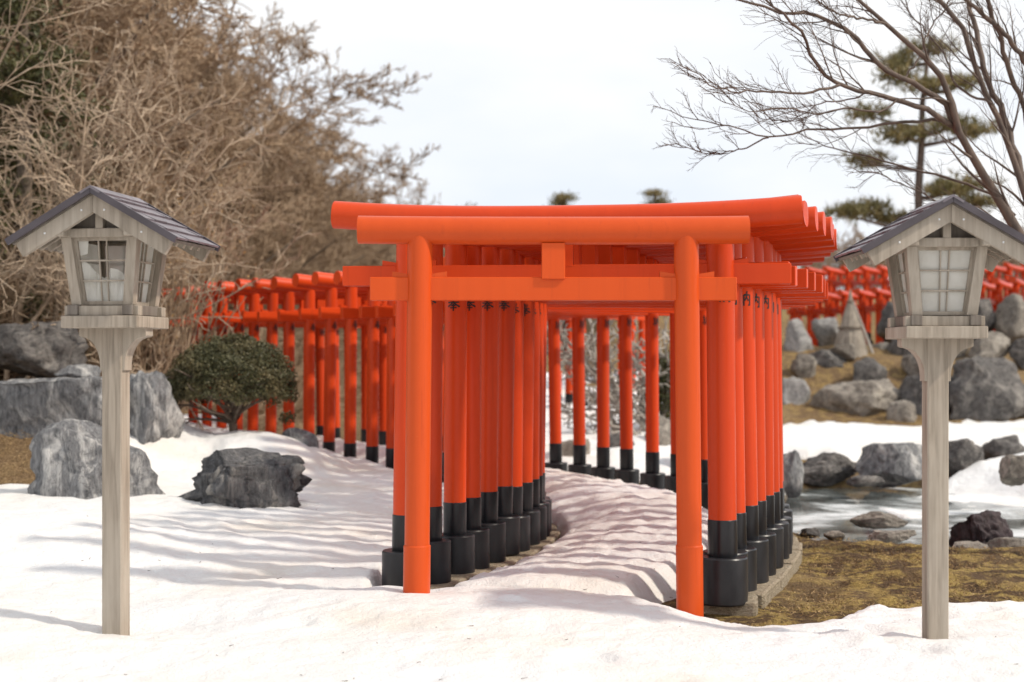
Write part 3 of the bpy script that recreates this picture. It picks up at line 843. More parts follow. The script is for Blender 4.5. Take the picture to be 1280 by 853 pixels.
# ------------------------------------------------------------------ rocks
import bmesh
def ico(sub):
    bm = bmesh.new(); bmesh.ops.create_icosphere(bm, subdivisions=sub, radius=1)
    V = np.array([v.co[:] for v in bm.verts]); Fc = np.array([[v.index for v in f.verts] for f in bm.faces]); bm.free()
    return V, Fc
ICO4 = ico(5); ICO3 = ico(4); ICO2 = ico(2)
def make_rock(name, px0, py0, px1, py1, D, mat, label, seed, depth=1.0, rough=.09, facets=14, ridged=False, group=None, yaw=0, flat_top=False, sink=.22, shape=None):
    r = np.random.default_rng(seed)
    V, Fc = ICO4 if (px1 - px0) > 60 else ICO3
    p = V.copy()
    p = np.sign(p) * np.abs(p) ** .72                                # boxier start
    p /= np.abs(p).max()
    for k in range(facets):
        nrm = r.normal(size=3); nrm[2] = nrm[2] * .75 + .1; nrm /= np.linalg.norm(nrm)
        d = r.uniform(.62, .92)
        dist = p @ nrm - d
        p = p - np.outer(np.maximum(dist, 0), nrm)
    if shape == 'pyramid':
        k = np.clip((p[:, 2] + 1) / 2, 0, 1); p[:, 0] = p[:, 0] * (1 - .62 * k) - .22 * k; p[:, 1] *= (1 - .4 * k)
    if flat_top: p[:, 2] = np.minimum(p[:, 2], .55 + .10 * p[:, 0] + .05 * fbm(p[:, 0] * 2, p[:, 1] * 2, seed=seed))
    nn = V
    sd = seed * 3.7
    if ridged:
        rd = np.abs(fbm(p[:, 0] * 5 + sd, p[:, 1] * 5, p[:, 2] * .7, seed=seed, oct=3))
        p = p + nn * (-(.18 * (1 - rd * 2.2).clip(0, 1)))[:, None] * np.array([1, 1, .25])
    disp = rough * fbm(p[:, 0] * 2.2 + sd, p[:, 1] * 2.2, p[:, 2] * 2.2, seed=seed, oct=5) + rough * .5 * fbm(p[:, 0] * 7 + sd, p[:, 1] * 7, p[:, 2] * 7, seed=seed + 5, oct=3)
    p = p + nn * (disp * 1.9)[:, None]
    mn, mx_ = p.min(0), p.max(0)
    p = (p - (mn + mx_) / 2) / (mx_ - mn)                             # -0.5..0.5
    wd = (px1 - px0) * D / F; ht = (py1 - py0) * D / F
    hh = ht * (1 + sink)
    p = p * np.array([wd, max(wd * .7, ht * .8) * depth, hh])
    p[:, 2] += hh / 2
    base = P((px0 + px1) / 2, py1, D)
    o = obj(name, np_mesh(name, p, Fc), mat, None, (base.x, base.y + .15 * wd, base.z - ht * sink), label=label, category='rock', group=group)
    o.rotation_euler = (0, 0, yaw)
    return o
MK = make_rock
MK('rock', -20, 400, 104, 466, 15.8, M_RK_DARK, 'dark slab rock lying on dry straw under the bare branches', 3, 1.3, flat_top=True, yaw=.15)
MK('rock', -60, 470, 158, 560, 14.2, M_RK_BLUE, 'long flat-topped blue-grey rock behind the torn-window lantern', 5, .8, .07, 16, flat_top=True)
MK('rock', 150, 463, 226, 560, 14.4, M_RK_BLUE, 'tilted grey rock with pale facets beside the snow mound', 8, 1.0, .09, 14, shape='pyramid')
MK('rock', 30, 524, 207, 634, 12.3, M_RK_BLUE, 'pyramid-shaped blue-grey rock directly behind the torn-window lantern post', 12, .8, .08, 14, shape='pyramid')
MK('rock', 218, 562, 388, 640, 12.2, M_RK_SLATE, 'dark slate rock with vertical ridges lying in the snow', 19, .8, .10, 16, ridged=True, yaw=.25)
MK('rock', 348, 535, 398, 569, 15.2, M_RK_BLUE, 'small smooth grey rock beside the round clipped bush', 18, .9, .03, 10)
MK('rock', 66, 455, 124, 478, 15.0, M_RK_BLUE, 'small flat stone lying on top of the long blue-grey rock', 21, .9)
MK('rock', 196, 470, 218, 505, 15.3, M_RK_DARK, 'narrow dark stone wedged behind the tilted grey rock', 22, .9)
rr = [(1012, 474, 1137, 534, 26.5, M_RK_TAN, 'broad tan-grey boulder above the snow band'),
      (975, 470, 1014, 534, 27.0, M_RK_LITE, 'tall pale boulder beside the right tunnel posts'),
      (1004, 436, 1074, 484, 28.3, M_RK_DARK, 'dark squat boulder carrying a small rounded stone'),
      (1038, 430, 1072, 448, 28.3, M_RK_TAN, 'small rounded stone on top of the dark squat boulder'),
      (1186, 445, 1290, 532, 26.0, M_RK_DARK, 'largest dark boulder above the snow band'),
      (1128, 462, 1200, 532, 26.4, M_RK_DARK, 'dark boulder between the broad tan boulder and the largest dark one'),
      (1112, 418, 1160, 466, 28.6, M_RK_DARK, 'dark upright boulder on the slope behind the whole-window lantern'),
      (980, 398, 1018, 448, 29.0, M_RK_LITE, 'pale leaning boulder under the distant gates'),
      (1098, 376, 1150, 424, 30.2, M_RK_DARK, 'dark boulder on the ridge beside the straw cone'),
      (1200, 372, 1250, 420, 30.4, M_RK_DARK, 'dark boulder on the ridge right of the whole-window lantern'),
      (1250, 366, 1300, 424, 30.0, M_RK_TAN, 'grey boulder at the end of the ridge under the upper row'),
      (1085, 428, 1118, 452, 29.0, M_RK_TAN, 'low tan stone at the foot of the straw cone'),
      (1160, 425, 1215, 455, 28.5, M_RK_TAN, 'low tan stone above the largest dark boulder'),
      (998, 566, 1078, 602, 18.4, M_RK_DARK, 'low dark stone at the pond edge with dry grass on top'),
      (1074, 554, 1164, 602, 18.0, M_RK_BLUE, 'greenish grey boulder at the far pond edge'),
      (1164, 548, 1236, 594, 18.4, M_RK_DARK, 'rounded dark boulder on the far bank behind the snow tongue'),
      (1230, 544, 1290, 580, 19.2, M_RK_DARK, 'row-end dark boulder below the snow band'),
      (975, 562, 1006, 614, 17.2, M_RK_BLUE, 'upright mossy stone at the pond corner by the tunnel'),
      (1252, 568, 1290, 602, 15.2, M_RK_TAN, 'tan stone lying on the snow tongue'),
      (1193, 638, 1270, 690, 12.2, M_RK_PURP, 'jagged purple-black rock on the moss'),
      (1066, 640, 1136, 658, 13.6, M_RK_TAN, 'flat tan stone at the near ice edge'),
      (1086, 664, 1150, 677, 12.7, M_RK_TAN, 'low flat stone between moss and ice'),
      (1000, 660, 1026, 672, 12.6, M_RK_DARK, 'small dark stone at the ice edge'),
      (1030, 664, 1056, 675, 12.4, M_RK_TAN, 'small grey stone next to the ice edge'),
      (1188, 678, 1240, 700, 11.9, M_RK_TAN, 'flat grey stone in front of the purple-black rock'),
      (1236, 672, 1290, 702, 12.0, M_RK_TAN, 'flat grey stone right beside the purple-black rock'),
      (1060, 595, 1108, 607, 17.0, M_RK_DARK, 'thin dark stone at the water line'),
      (686, 548, 742, 604, 18.8, M_RK_TAN, 'grey boulder seen between the posts of the bend'),
      (735, 540, 800, 604, 19.4, M_RK_DARK, 'dark boulder seen between the posts of the bend'),
      (795, 520, 850, 596, 19.8, M_RK_TAN, 'tall grey boulder seen between the posts of the bend'),
      (845, 545, 890, 610, 18.5, M_RK_DARK, 'dark boulder behind the outer footings of the bend')]
rr += [(1132, 436, 1192, 472, 27.6, M_RK_TAN, 'tan boulder in the gap above the dark middle boulder'),
       (1212, 414, 1266, 452, 28.2, M_RK_TAN, 'tan boulder above the largest dark boulder'),
       (1262, 420, 1300, 456, 28.0, M_RK_DARK, 'dark boulder beside the tan boulder on the slope'),
       (1066, 446, 1112, 480, 27.4, M_RK_DARK, 'dark boulder just above the broad tan boulder'),
       (990, 442, 1022, 474, 27.8, M_RK_TAN, 'tan boulder between the pale ones by the tunnel'),
       (1016, 396, 1052, 436, 29.6, M_RK_LITE, 'pale boulder left of the straw cone'),
       (1150, 392, 1196, 424, 30.0, M_RK_TAN, 'tan boulder on the ridge behind the lantern bracket'),
       (1110, 500, 1150, 536, 25.9, M_RK_TAN, 'squat tan boulder at the upper snow edge')]
for i, (a0, b0, a1, b1, D, mt, lab) in enumerate(rr):
    MK('rock', a0, b0, a1, b1, D, mt, lab, 40 + i * 3, .95, .09, 14, ridged=(mt is M_RK_PURP), flat_top=(i % 3 == 0), yaw=.0)

# small stones lining the pond edge
rs = np.random.default_rng(66)
for i in range(16):
    a_ = rs.uniform(2.6, 5.4) if i < 10 else rs.uniform(0, 6.28)
    x_ = 4.6 + 2.15 * math.cos(a_) + rs.uniform(-.15, .15); y_ = 15.4 + 3.35 * math.sin(a_) + rs.uniform(-.15, .15)
    V, Fc = ICO2
    p_ = V.copy()
    for k in range(9):
        nv = rs.normal(size=3); nv /= np.linalg.norm(nv); p_ = p_ - np.outer(np.maximum(p_ @ nv - rs.uniform(.55, .85), 0), nv)
    sz_ = rs.uniform(.05, .12); p_ = p_ * np.array([sz_ * rs.uniform(1, 1.6), sz_, sz_ * rs.uniform(.5, .8)])
    obj('pond_stone', np_mesh('pond_stone', p_, Fc), [M_RK_TAN, M_RK_DARK, M_RK_BLUE][i % 3], None, (x_, y_, ground_z(x_, y_) + sz_ * .2),
        label='small stone in the line along the pond edge', category='stone', group='stones along the pond edge')

# ------------------------------------------------------------------ woody growth
def tubes(pts, rad, sides):
    """pts (N,K,3) rad (N,K)"""
    N, K, _ = pts.shape
    t = np.gradient(pts, axis=1); t /= (np.linalg.norm(t, axis=2, keepdims=True) + 1e-9)
    ref = np.where(np.abs(t[..., 2:3]) < .9, np.array([0, 0, 1.0]), np.array([1.0, 0, 0]))
    u = np.cross(t, ref); u /= (np.linalg.norm(u, axis=2, keepdims=True) + 1e-9); v_ = np.cross(t, u)
    ang = np.arange(sides) * 2 * np.pi / sides
    ring = pts[:, :, None, :] + rad[:, :, None, None] * (np.cos(ang)[None, None, :, None] * u[:, :, None, :] + np.sin(ang)[None, None, :, None] * v_[:, :, None, :])
    V = ring.reshape(-1, 3)
    id_ = np.arange(N * K * sides).reshape(N, K, sides)
    a_ = id_[:, :-1, :]; b_ = id_[:, 1:, :]
    q = np.stack([a_, np.roll(a_, -1, 2), np.roll(b_, -1, 2), b_], -1).reshape(-1, 4)
    return V, q
def join(parts):
    Vs, Qs, off = [], [], 0
    for V, q in parts:
        Vs.append(V); Qs.append(q + off); off += len(V)
    return np.concatenate(Vs), np.concatenate(Qs)
def grow(r, start, dirs, length, rad0, rad1, K, jit, trop, curl=.0):
    N = len(start); pts = np.empty((N, K, 3)); pts[:, 0] = start
    d = dirs / np.linalg.norm(dirs, axis=1, keepdims=True)
    step = (length / (K - 1))[:, None]
    bend = r.normal(size=(N, 3)) * curl
    for k in range(1, K):
        d = d + r.normal(size=(N, 3)) * jit + trop + bend
        d /= np.linalg.norm(d, axis=1, keepdims=True)
        pts[:, k] = pts[:, k - 1] + d * step
    rad = rad0[:, None] + (rad1 - rad0)[:, None] * np.linspace(0, 1, K)[None, :]
    return pts, rad
def children(r, pts, rad, M_, t0, t1, spread, lenf, L0, bias=(0, 0, 0)):
    N, K, _ = pts.shape
    par = np.repeat(np.arange(N), M_)
    t = np.tile(np.linspace(t0, t1, M_), N) + r.uniform(-.5, .5, N * M_) * (t1 - t0) / M_
    t = np.clip(t, 0, .999) * (K - 1); k = np.floor(t).astype(int); f_ = (t - k)[:, None]
    p = pts[par, k] * (1 - f_) + pts[par, k + 1] * f_
    d = pts[par, k + 1] - pts[par, k]; d /= np.linalg.norm(d, axis=1, keepdims=True)
    rv = r.normal(size=d.shape); rv -= (rv * d).sum(1, keepdims=True) * d; rv /= np.linalg.norm(rv, axis=1, keepdims=True)
    sp = r.uniform(spread[0], spread[1], len(d))[:, None]
    nd = d * np.cos(sp) + rv * np.sin(sp) + np.array(bias)
    rr_ = rad[par, k]
    L = L0[par] * lenf * r.uniform(.6, 1.25, len(par)) * (1.05 - .5 * t / (K - 1))
    return p, nd, L, rr_
def bare_tree_meshes(seed, nstem, H0, lean, levels, rbase, twig_r, spread0=.55):
    r = np.random.default_rng(seed)
    st = r.normal(size=(nstem, 3)) * np.array([.25, .25, 0]); 
    a = r.uniform(0, 2 * np.pi, nstem)
    sp = r.uniform(.1, spread0, nstem)
    d = np.stack([np.cos(a) * np.sin(sp), np.sin(a) * np.sin(sp), np.cos(sp)], 1) + np.array(lean)
    L = H0 * r.uniform(.55, .85, nstem)
    pts, rad = grow(r, st, d, L, np.full(nstem, rbase) * r.uniform(.7, 1.1, nstem), np.full(nstem, rbase * .25), 9, .10, np.array([lean[0] * .1, lean[1] * .1, .02]))
    trunk = tubes(pts, rad, 7)
    parts = []
    curL = L
    for li, (M_, t0, lenf, K, jit, sides) in enumerate(levels):
        p, nd, L2, pr_ = children(r, pts, rad, M_, t0, 1.0, (.45, 1.1), lenf, curL, bias=(lean[0] * .35, 0, .06))
        r0 = np.maximum(pr_ * .6, twig_r * 1.3); r1 = np.maximum(r0 * .4, twig_r)
        pts, rad = grow(r, p, nd, L2, r0, r1, K, jit, np.array([lean[0] * .08, 0, .03]), .06)
        parts.append(tubes(pts, rad, sides)); curL = L2
    return trunk, join(parts)
LV = [(8, .2, .50, 6, .16, 5), (9, .12, .46, 5, .20, 3), (8, .1, .50, 4, .22, 3), (6, .1, .55, 3, .22, 3)]
var = []
for s_ in range(4):
    tr_, cr_ = bare_tree_meshes(100 + s_, 5, 8.0, (.34, -.05, 0), LV, .075, .0058)
    tm = np_mesh('trunk', *tr_); tm.materials.append(M_BARK)
    cm = np_mesh('crown', *cr_); cm.materials.append(M_TWIG)
    var.append((tm, cm))
def place_tree(v, loc, rz, sc, name, label, group, mats=None):
    t = empty(name, loc, rz, label=label, category='tree', group=group)
    t.scale = (sc,) * 3 if not isinstance(sc, tuple) else sc
    obj('trunk', v[0], None, t); obj('crown', v[1], None, t)
    return t
ext = []
for (tm, cm) in var:
    co = np.empty(len(cm.vertices) * 3, dtype=np.float32); cm.vertices.foreach_get('co', co); ext.append(co.reshape(-1, 3)[::7])
def wind_tree(D, edge, top, k):
    """place a tree so that its crown reaches the given right-hand edge and height"""
    rz = random.uniform(-.6, .6); co = ext[k % 4]
    sc = (top + random.uniform(-.25, .25)) / np.percentile(co[:, 2], 99.7)
    xr = (co[:, 0] * math.cos(rz) - co[:, 1] * math.sin(rz)) * sc
    X = edge - np.percentile(xr, 98.3) + random.uniform(-.25, .12)
    place_tree(var[k % 4], (X, D, ground_z(X, D) - .15), rz, sc, 'bare_tree',
               'leafless windswept tree in the beige windbreak row behind the left garden', 'bare trees of the windbreak')
k = 0; D = 22.5
while D < 112:
    edge = -3.75 + .030 * (D - 26) if D < 58 else -2.79 + .040 * (D - 58)
    wind_tree(D, edge, 8.3, k); k += 1
    wind_tree(D * 1.035, edge - 1.1, 8.7, k + 2); k += 1
    D *= 1.075
for D in (19.5, 22, 25.5, 30, 36, 43, 51):
    wind_tree(D, -6.6, 8.8, k); k += 1
# far low trees on the right-hand skyline
for i, (px, D) in enumerate([(985 + 22 * q_, 52 + (q_ * 5) % 9) for q_ in range(16)]):
    p = P(px, 450, D)
    place_tree(var[i % 4], (p.x, D, ground_z(p.x, D) - .1), random.uniform(-1, 1), .42, 'bare_tree', 'small hazy leafless tree on the skyline behind the distant gates', 'skyline trees')
# undergrowth thicket under the windbreak
r = np.random.default_rng(77)
N = 2600
yy = 17 + (r.uniform(0, 1, N) ** 1.5) * 60; xx = -5.1 - r.uniform(0, 1, N) ** 1.2 * 6.5 - .35 * (yy < 24) * r.uniform(0, 1, N)
ok = ~((xx > -6.4) & (yy < 21.5)); xx = xx[ok]; yy = yy[ok]; N = len(xx)
st = np.stack([xx, yy, np.full(N, .0)], 1); 
s_, a_ = path_coords(xx, yy); st[:, 2] = base_h(xx, yy, s_, a_) - .05
d = r.normal(size=(N, 3)) * .35 + np.array([.28, -.05, 1])
pts, rad = grow(r, st, d, r.uniform(1.2, 2.6, N), np.full(N, .016), np.full(N, .009), 6, .14, np.array([.03, 0, .0]), .06)
pA = tubes(pts, rad, 3)
p, nd, L2, pr_ = children(r, pts, rad, 9, .2, 1.0, (.4, 1.1), .45, np.full(N, 1.9))
pts2, rad2 = grow(r, p, nd, L2, np.full(len(p), .010), np.full(len(p), .007), 4, .2, np.array([.03, 0, .03]), .08)
th = np_mesh('thicket', *join([pA, tubes(pts2, rad2, 3)]))
obj('thicket', th, M_TWIG, kind='stuff', label='tangled beige undergrowth along the foot of the windbreak trees')

# pale tangled shrub close behind the torn-window lantern
LVs = [(7, .15, .62, 7, .24, 4), (6, .1, .55, 6, .26, 3), (5, .1, .5, 5, .30, 3)]
def pale_shrub(seed, loc, Hs, lean, label, mat, lv=LVs, rb=.032, tw=.0042, n=6, group=None, spread=.8):
    tr_, cr_ = bare_tree_meshes(seed, n, Hs, lean, lv, rb, tw, spread)
    t = empty('bare_shrub', loc, 0, label=label, category='shrub', group=group)
    a_ = np_mesh('trunk', *tr_); b_ = np_mesh('crown', *cr_)
    obj('trunk', a_, mat, t); obj('crown', b_, mat, t)
    return t
pale_shrub(201, (-6.1, 16.6, ground_z(-6.1, 16.6) - .1), 5.6, (.16, -.05, 0), 'pale tangled leafless shrub arching over the dark slab rock', M_TWIGL, lv=[(6, .2, .6, 7, .24, 4), (5, .1, .52, 6, .26, 3), (4, .1, .5, 5, .30, 3)])
pale_shrub(202, (-7.4, 17.0, ground_z(-7.4, 17.0) - .1), 6.4, (.22, -.05, 0), 'taller pale leafless shrub in front of the dark conifer', M_TWIGL)
pale_shrub(203, (-5.2, 17.4, ground_z(-5.2, 17.4) - .1), 4.4, (.10, -.05, 0), 'slender grey-beige leafless shrub beside the far tunnel end', M_TWIGL, tw=.006)
pale_shrub(204, (1.9, 21.0, ground_z(1.9, 21.0) - .1), 2.6, (-.15, 0, 0), 'grey leafless shrub seen between the posts of the bend', M_TWIGG, rb=.06, tw=.010)

# leaf quads
def leaves(r, C, nrm_bias, size, aspect=.5):
    N = len(C)
    a_ = r.normal(size=(N, 3)) + nrm_bias; a_ /= np.linalg.norm(a_, axis=1, keepdims=True)
    rv = r.normal(size=(N, 3)); u = np.cross(a_, rv); u /= np.linalg.norm(u, axis=1, keepdims=True); v_ = np.cross(a_, u)
    sz = size * r.uniform(.6, 1.3, N)[:, None]
    V = np.stack([C - u * sz, C - v_ * sz * aspect, C + u * sz, C + v_ * sz * aspect], 1).reshape(-1, 3)
    return V, np.arange(4 * N).reshape(N, 4)
def blob(r, N, radii, shell=.55, lump=.16, freq=2.5, seed=0, zmin=None):
    d = r.normal(size=(N, 3)); d /= np.linalg.norm(d, axis=1, keepdims=True)
    rad = 1 - (1 - shell) * r.uniform(0, 1, N) ** 1.6
    rad = rad * (1 + lump * fbm(d[:, 0] * freq + 9, d[:, 1] * freq, d[:, 2] * freq, seed=seed, oct=3))
    p = d * rad[:, None] * np.array(radii)
    if zmin is not None: p = p[p[:, 2] > zmin]
    return p, d

# orange-brown budded shrub: upright stems with small leaves
r = np.random.default_rng(88)
N = 90
st = np.stack([r.uniform(-.8, .8, N), r.uniform(-.6, .6, N), np.zeros(N)], 1)
d = r.normal(size=(N, 3)) * .16 + np.array([.10, 0, 1])
pts, rad = grow(r, st, d, r.uniform(1.8, 3.1, N), np.full(N, .012), np.full(N, .006), 7, .07, np.array([.02, 0, .0]))
p, nd, L2, _ = children(r, pts, rad, 6, .35, 1.0, (.3, .7), .22, np.full(N, 2.4), (0, 0, .2))
pts2, rad2 = grow(r, p, nd, L2, np.full(len(p), .007), np.full(len(p), .005), 4, .1, np.array([0, 0, .06]))
sh = empty('leafy_shrub', (-4.75, 17.9, ground_z(-4.75, 17.9) + .1), 0, label='upright shrub with dry yellow-brown leaves above the torn-window lantern', category='shrub')
obj('stems', np_mesh('stems', *join([tubes(pts, rad, 3), tubes(pts2, rad2, 3)])), M_TWIG, sh)
LC = pts2[:, 1:].reshape(-1, 3); LC = LC[r.uniform(size=len(LC)) < .8]
obj('dry_leaves', np_mesh('dry_leaves', *leaves(r, LC, np.zeros(3), .020, .6), smooth=False), M_BUD, sh)

# dark conifer at the left edge
def conifer(loc, Hc, Rc, N, mat, label, seed, size=.05):
    r = np.random.default_rng(seed)
    t = empty('conifer', loc, 0, label=label, category='tree')
    tb = MB().tube([(0, 0, -.2), (.03, 0, Hc * .5), (0, 0, Hc * .95)], [.14, .09, .02], 8)
    obj('trunk', tb.mesh('trunk', .8), M_BARK, t)
    # boughs
    nb = 120; zz = r.uniform(.03, .97, nb) ** 1.1 * Hc; aa = r.uniform(0, 2 * np.pi, nb)
    Ln = Rc * (1.03 - zz / Hc) * r.uniform(.75, 1.15, nb)
    d = np.stack([np.cos(aa), np.sin(aa), np.full(nb, .10)], 1)
    pts, rad = grow(r, np.stack([np.zeros(nb), np.zeros(nb), zz], 1), d, Ln, np.full(nb, .03), np.full(nb, .008), 6, .06, np.array([0, 0, -.02]))
    obj('boughs', np_mesh('boughs', *tubes(pts, rad, 4)), M_BARK, t, kind='stuff')
    per = N // nb
    tt = r.uniform(.25, 1.0, (nb, per)) * 4.999; k = tt.astype(int); f_ = (tt - k)[..., None]
    ar = np.arange(nb)[:, None]
    C = pts[ar, k] * (1 - f_) + pts[ar, k + 1] * f_ + r.normal(size=(nb, per, 3)) * np.array([.16, .16, .09])
    obj('needles', np_mesh('needles', *leaves(r, C.reshape(-1, 3), np.array([0, 0, .6]), size, .28), smooth=False), mat, t)
    return t
conifer((-6.4, 18.6, ground_z(-6.4, 18.6)), 6.6, 1.7, 26000, M_CEDAR, 'dark green conifer behind the pale tangled shrubs', 301)
conifer((-9.2, 20.5, ground_z(-9.2, 20.5)), 7.5, 2.2, 18000, M_CEDAR, 'dark conifer deeper in the windbreak beside the other conifer', 302)

# low conical hedge shrubs behind the rocks
def hedge(loc, rx, rz_, label, seed):
    r = np.random.default_rng(seed)
    t = empty('hedge_shrub', loc, 0, label=label, category='shrub', group=None)
    p, d = blob(r, 9000, (1, 1, 1), .5, .15, 2.5, seed)
    p[:, 2] = p[:, 2] * .5 + .5
    k = 1 - .55 * p[:, 2]
    p = np.stack([p[:, 0] * rx * k, p[:, 1] * rx * k, p[:, 2] * rz_], 1)
    obj('foliage', np_mesh('foliage', *leaves(r, p, d * .8, .032, .5), smooth=False), M_HEDGE, t)
    obj('stem', MB().tube([(0, 0, -.1), (0, 0, rz_ * .6)], [.05, .03], 7).mesh('stem', .8), M_BARK, t)
hedge((-4.75, 18.6, ground_z(-4.75, 18.6) - .1), .52, 1.35, 'bronze-green conical shrub beside the tilted grey rock', 311)
hedge((-5.3, 19.6, ground_z(-5.3, 19.6) - .1), .55, 1.25, 'bronze-green conical shrub behind the other conical shrub', 312)

# round clipped bush on the snow mound
def clipped_bush(loc, label):
    r = np.random.default_rng(321)
    t = empty('clipped_bush', loc, 0, label=label, category='bush')
    tk = MB().tube([(.03, 0, -.25), (.0, 0, .06), (.03, .02, .25), (.02, 0, .5)], [.055, .045, .04, .025], 9)
    obj('trunk', tk.mesh('trunk', .8), M_BARK, t)
    n = 26; aa = np.linspace(0, 2 * np.pi, n) + r.uniform(-.2, .2, n); el = r.uniform(.25, 1.15, n)
    d = np.stack([np.cos(aa) * np.cos(el), np.sin(aa) * np.cos(el), np.sin(el)], 1)
    st = np.stack([np.full(n, .01), np.zeros(n), r.uniform(.02, .3, n)], 1)
    pts, rad = grow(r, st, d, r.uniform(.5, .75, n), np.full(n, .022), np.full(n, .008), 6, .10, np.array([0, 0, .03]))
    p, nd, L2, pr_ = children(r, pts, rad, 7, .3, 1.0, (.3, .8), .5, np.full(n, .5), (0, 0, .2))
    pts2, rad2 = grow(r, p, nd, L2, np.full(len(p), .007), np.full(len(p), .004), 4, .15, np.array([0, 0, .05]))
    obj('branches', np_mesh('branches', *join([tubes(pts, rad, 5), tubes(pts2, rad2, 3)])), M_BARK, t)
    p, d = blob(r, 62000, (.66, .60, .60), .66, .17, 4.5, 5)
    under = .02 + .18 * fbm(p[:, 0] * 5, p[:, 1] * 5, seed=8)
    kp = (p[:, 2] > under * .8 - .13) & ~((np.hypot(p[:, 0], p[:, 1]) < .44) & (p[:, 2] < .20 + under))
    p = p[kp]; d = d[kp]; p[:, 2] = p[:, 2] * .98 + .43
    obj('foliage', np_mesh('foliage', *leaves(r, p, d * 1.0, .017, .5), smooth=False), M_YEW, t)
    # stray sprig low on one side
    q, _ = blob(r, 260, (.09, .06, .08), .2, .2, 3, 6); q += np.array([.60, -.05, .12])
    obj('sprig', np_mesh('sprig', *leaves(r, q, np.zeros(3), .017, .5), smooth=False), M_YEW, t)
pb = P(291, 536, 15.3)
clipped_bush((pb.x, 15.3, pb.z), 'round clipped evergreen bush on bare stems standing on the snow mound')

# cloud-pruned pines
def tufts(r, C, size, per=7, up=.5):
    N = len(C); V = []; 
    ax = r.normal(size=(N, per, 3)) * .8 + np.array([0, 0, up * 1.6]); ax /= np.linalg.norm(ax, axis=2, keepdims=True)
    sd_ = np.cross(ax, r.normal(size=(N, per, 3))); sd_ /= np.linalg.norm(sd_, axis=2, keepdims=True)
    L = size * r.uniform(.7, 1.2, (N, per, 1)); wd = size * .07
    c = C[:, None, :]
    tri = np.stack([c - sd_ * wd, c + sd_ * wd, c + ax * L], 2).reshape(-1, 3)
    return tri, np.arange(len(tri)).reshape(-1, 3)
def pine(loc, trunk_pts, trunk_r, pads, label, seed, size=.14, dens=260):
    """trunk_pts, pads in local metres; pad = (x,y,z,rx,rz)"""
    r = np.random.default_rng(seed)
    t = empty('pine_tree', loc, 0, label=label, category='tree')
    obj('trunk', MB().tube(trunk_pts, trunk_r, 9).mesh('trunk', .8), M_MAPLE, t)
    tz = [p[2] for p in trunk_pts]
    for (x, y, z, rx, rz_) in pads:
        zs = z - abs(x) * .25; zs = min(max(zs, tz[0]), tz[-1] - .05)
        tx_ = np.interp(zs, tz, [p[0] for p in trunk_pts]); ty_ = np.interp(zs, tz, [p[1] for p in trunk_pts])
        lb = MB().tube([(tx_, ty_, zs), ((tx_ + x) / 2, (ty_ + y) / 2, (zs + z) / 2 - .05), (x, y, z - rz_ * .2)], [.05, .04, .02], 6)
        limb = obj('limb', lb.mesh('limb', .8), M_MAPLE, t)
        p, d = blob(r, int(dens * max(rx, .4)), (rx, rx * .9, rz_), .2, .35, 2.6, seed)
        p[:, 2] = np.abs(p[:, 2]) * 1.0 - rz_ * .3 + rz_ * .35 * fbm(p[:, 0] * 2, p[:, 1] * 2, seed=seed + 3)
        p += np.array([x, y, z]) + r.normal(size=p.shape) * np.array([.10, .10, .05])
        obj('needle_pad', np_mesh('needle_pad', *tufts(r, p, size), smooth=False), M_PINE, limb)
    return t
Dp = 30.0; bz_ = 1.4
def lp(px, py): q = P(px, py, Dp); return (q.x, q.z)
tx0 = P(1150, 450, Dp).x
tp = []
for (px, py) in [(1149, 452), (1150, 300), (1148, 240), (1152, 180), (1153, 130), (1160, 70), (1162, 48)]:
    q = P(px, py, Dp); tp.append((q.x - tx0, 0, q.z - bz_))
pads = []
rp_ = np.random.default_rng(5)
for (px, py, rw, rh) in [(1165, 58, 36, 13), (1128, 72, 24, 12), (1122, 92, 30, 18), (1192, 106, 32, 12), (1150, 112, 26, 10), (1085, 142, 26, 11), (1130, 168, 42, 13), (1178, 160, 30, 12),
                         (1208, 166, 28, 11), (1092, 196, 26, 11), (1205, 232, 40, 12), (1178, 240, 26, 9), (1060, 266, 26, 10), (1092, 258, 32, 12), (1120, 270, 22, 9), (1230, 250, 26, 10)]:
    q = P(px, py, Dp); k_ = Dp / F
    pads.append((q.x - tx0, rp_.uniform(-.5, .5), q.z - bz_ - rh * k_ * .2, rw * k_ * 1.05, rh * k_ * 1.1))
pine((tx0, Dp, bz_), tp, [.10, .09, .085, .075, .06, .04, .02], pads, 'tall cloud-pruned pine behind the whole-window lantern', 331, .20, 230)
for i, (px, py, lab, sec) in enumerate([(706, 245, 'small pine tuft tree top rising behind the gate lintels, single cap', (700, 252)), (818, 241, 'small pine top with two stacked caps behind the gate lintels', (824, 251))]):
    D = 40.0; q = P(px, py, D); k_ = D / F; gz = ground_z(q.x, D) - .1
    pds = [(0, 0, q.z - gz - .05, 14 * k_, 4 * k_)]
    q2 = P(sec[0], sec[1], D)
    pds.append((q2.x - q.x, .1, q2.z - gz - .05, (10 if i == 0 else 15) * k_, 4 * k_))
    pds.append((.3, .2, q.z - gz - 1.0, .5, .16)); pds.append((-.35, -.1, q.z - gz - 1.5, .55, .18))
    pine((q.x, D, gz), [(0, 0, 0), (.05, 0, 2.0), (.0, 0, q.z - gz)], [.11, .08, .025], pds, lab, 341 + i, .085, 700)

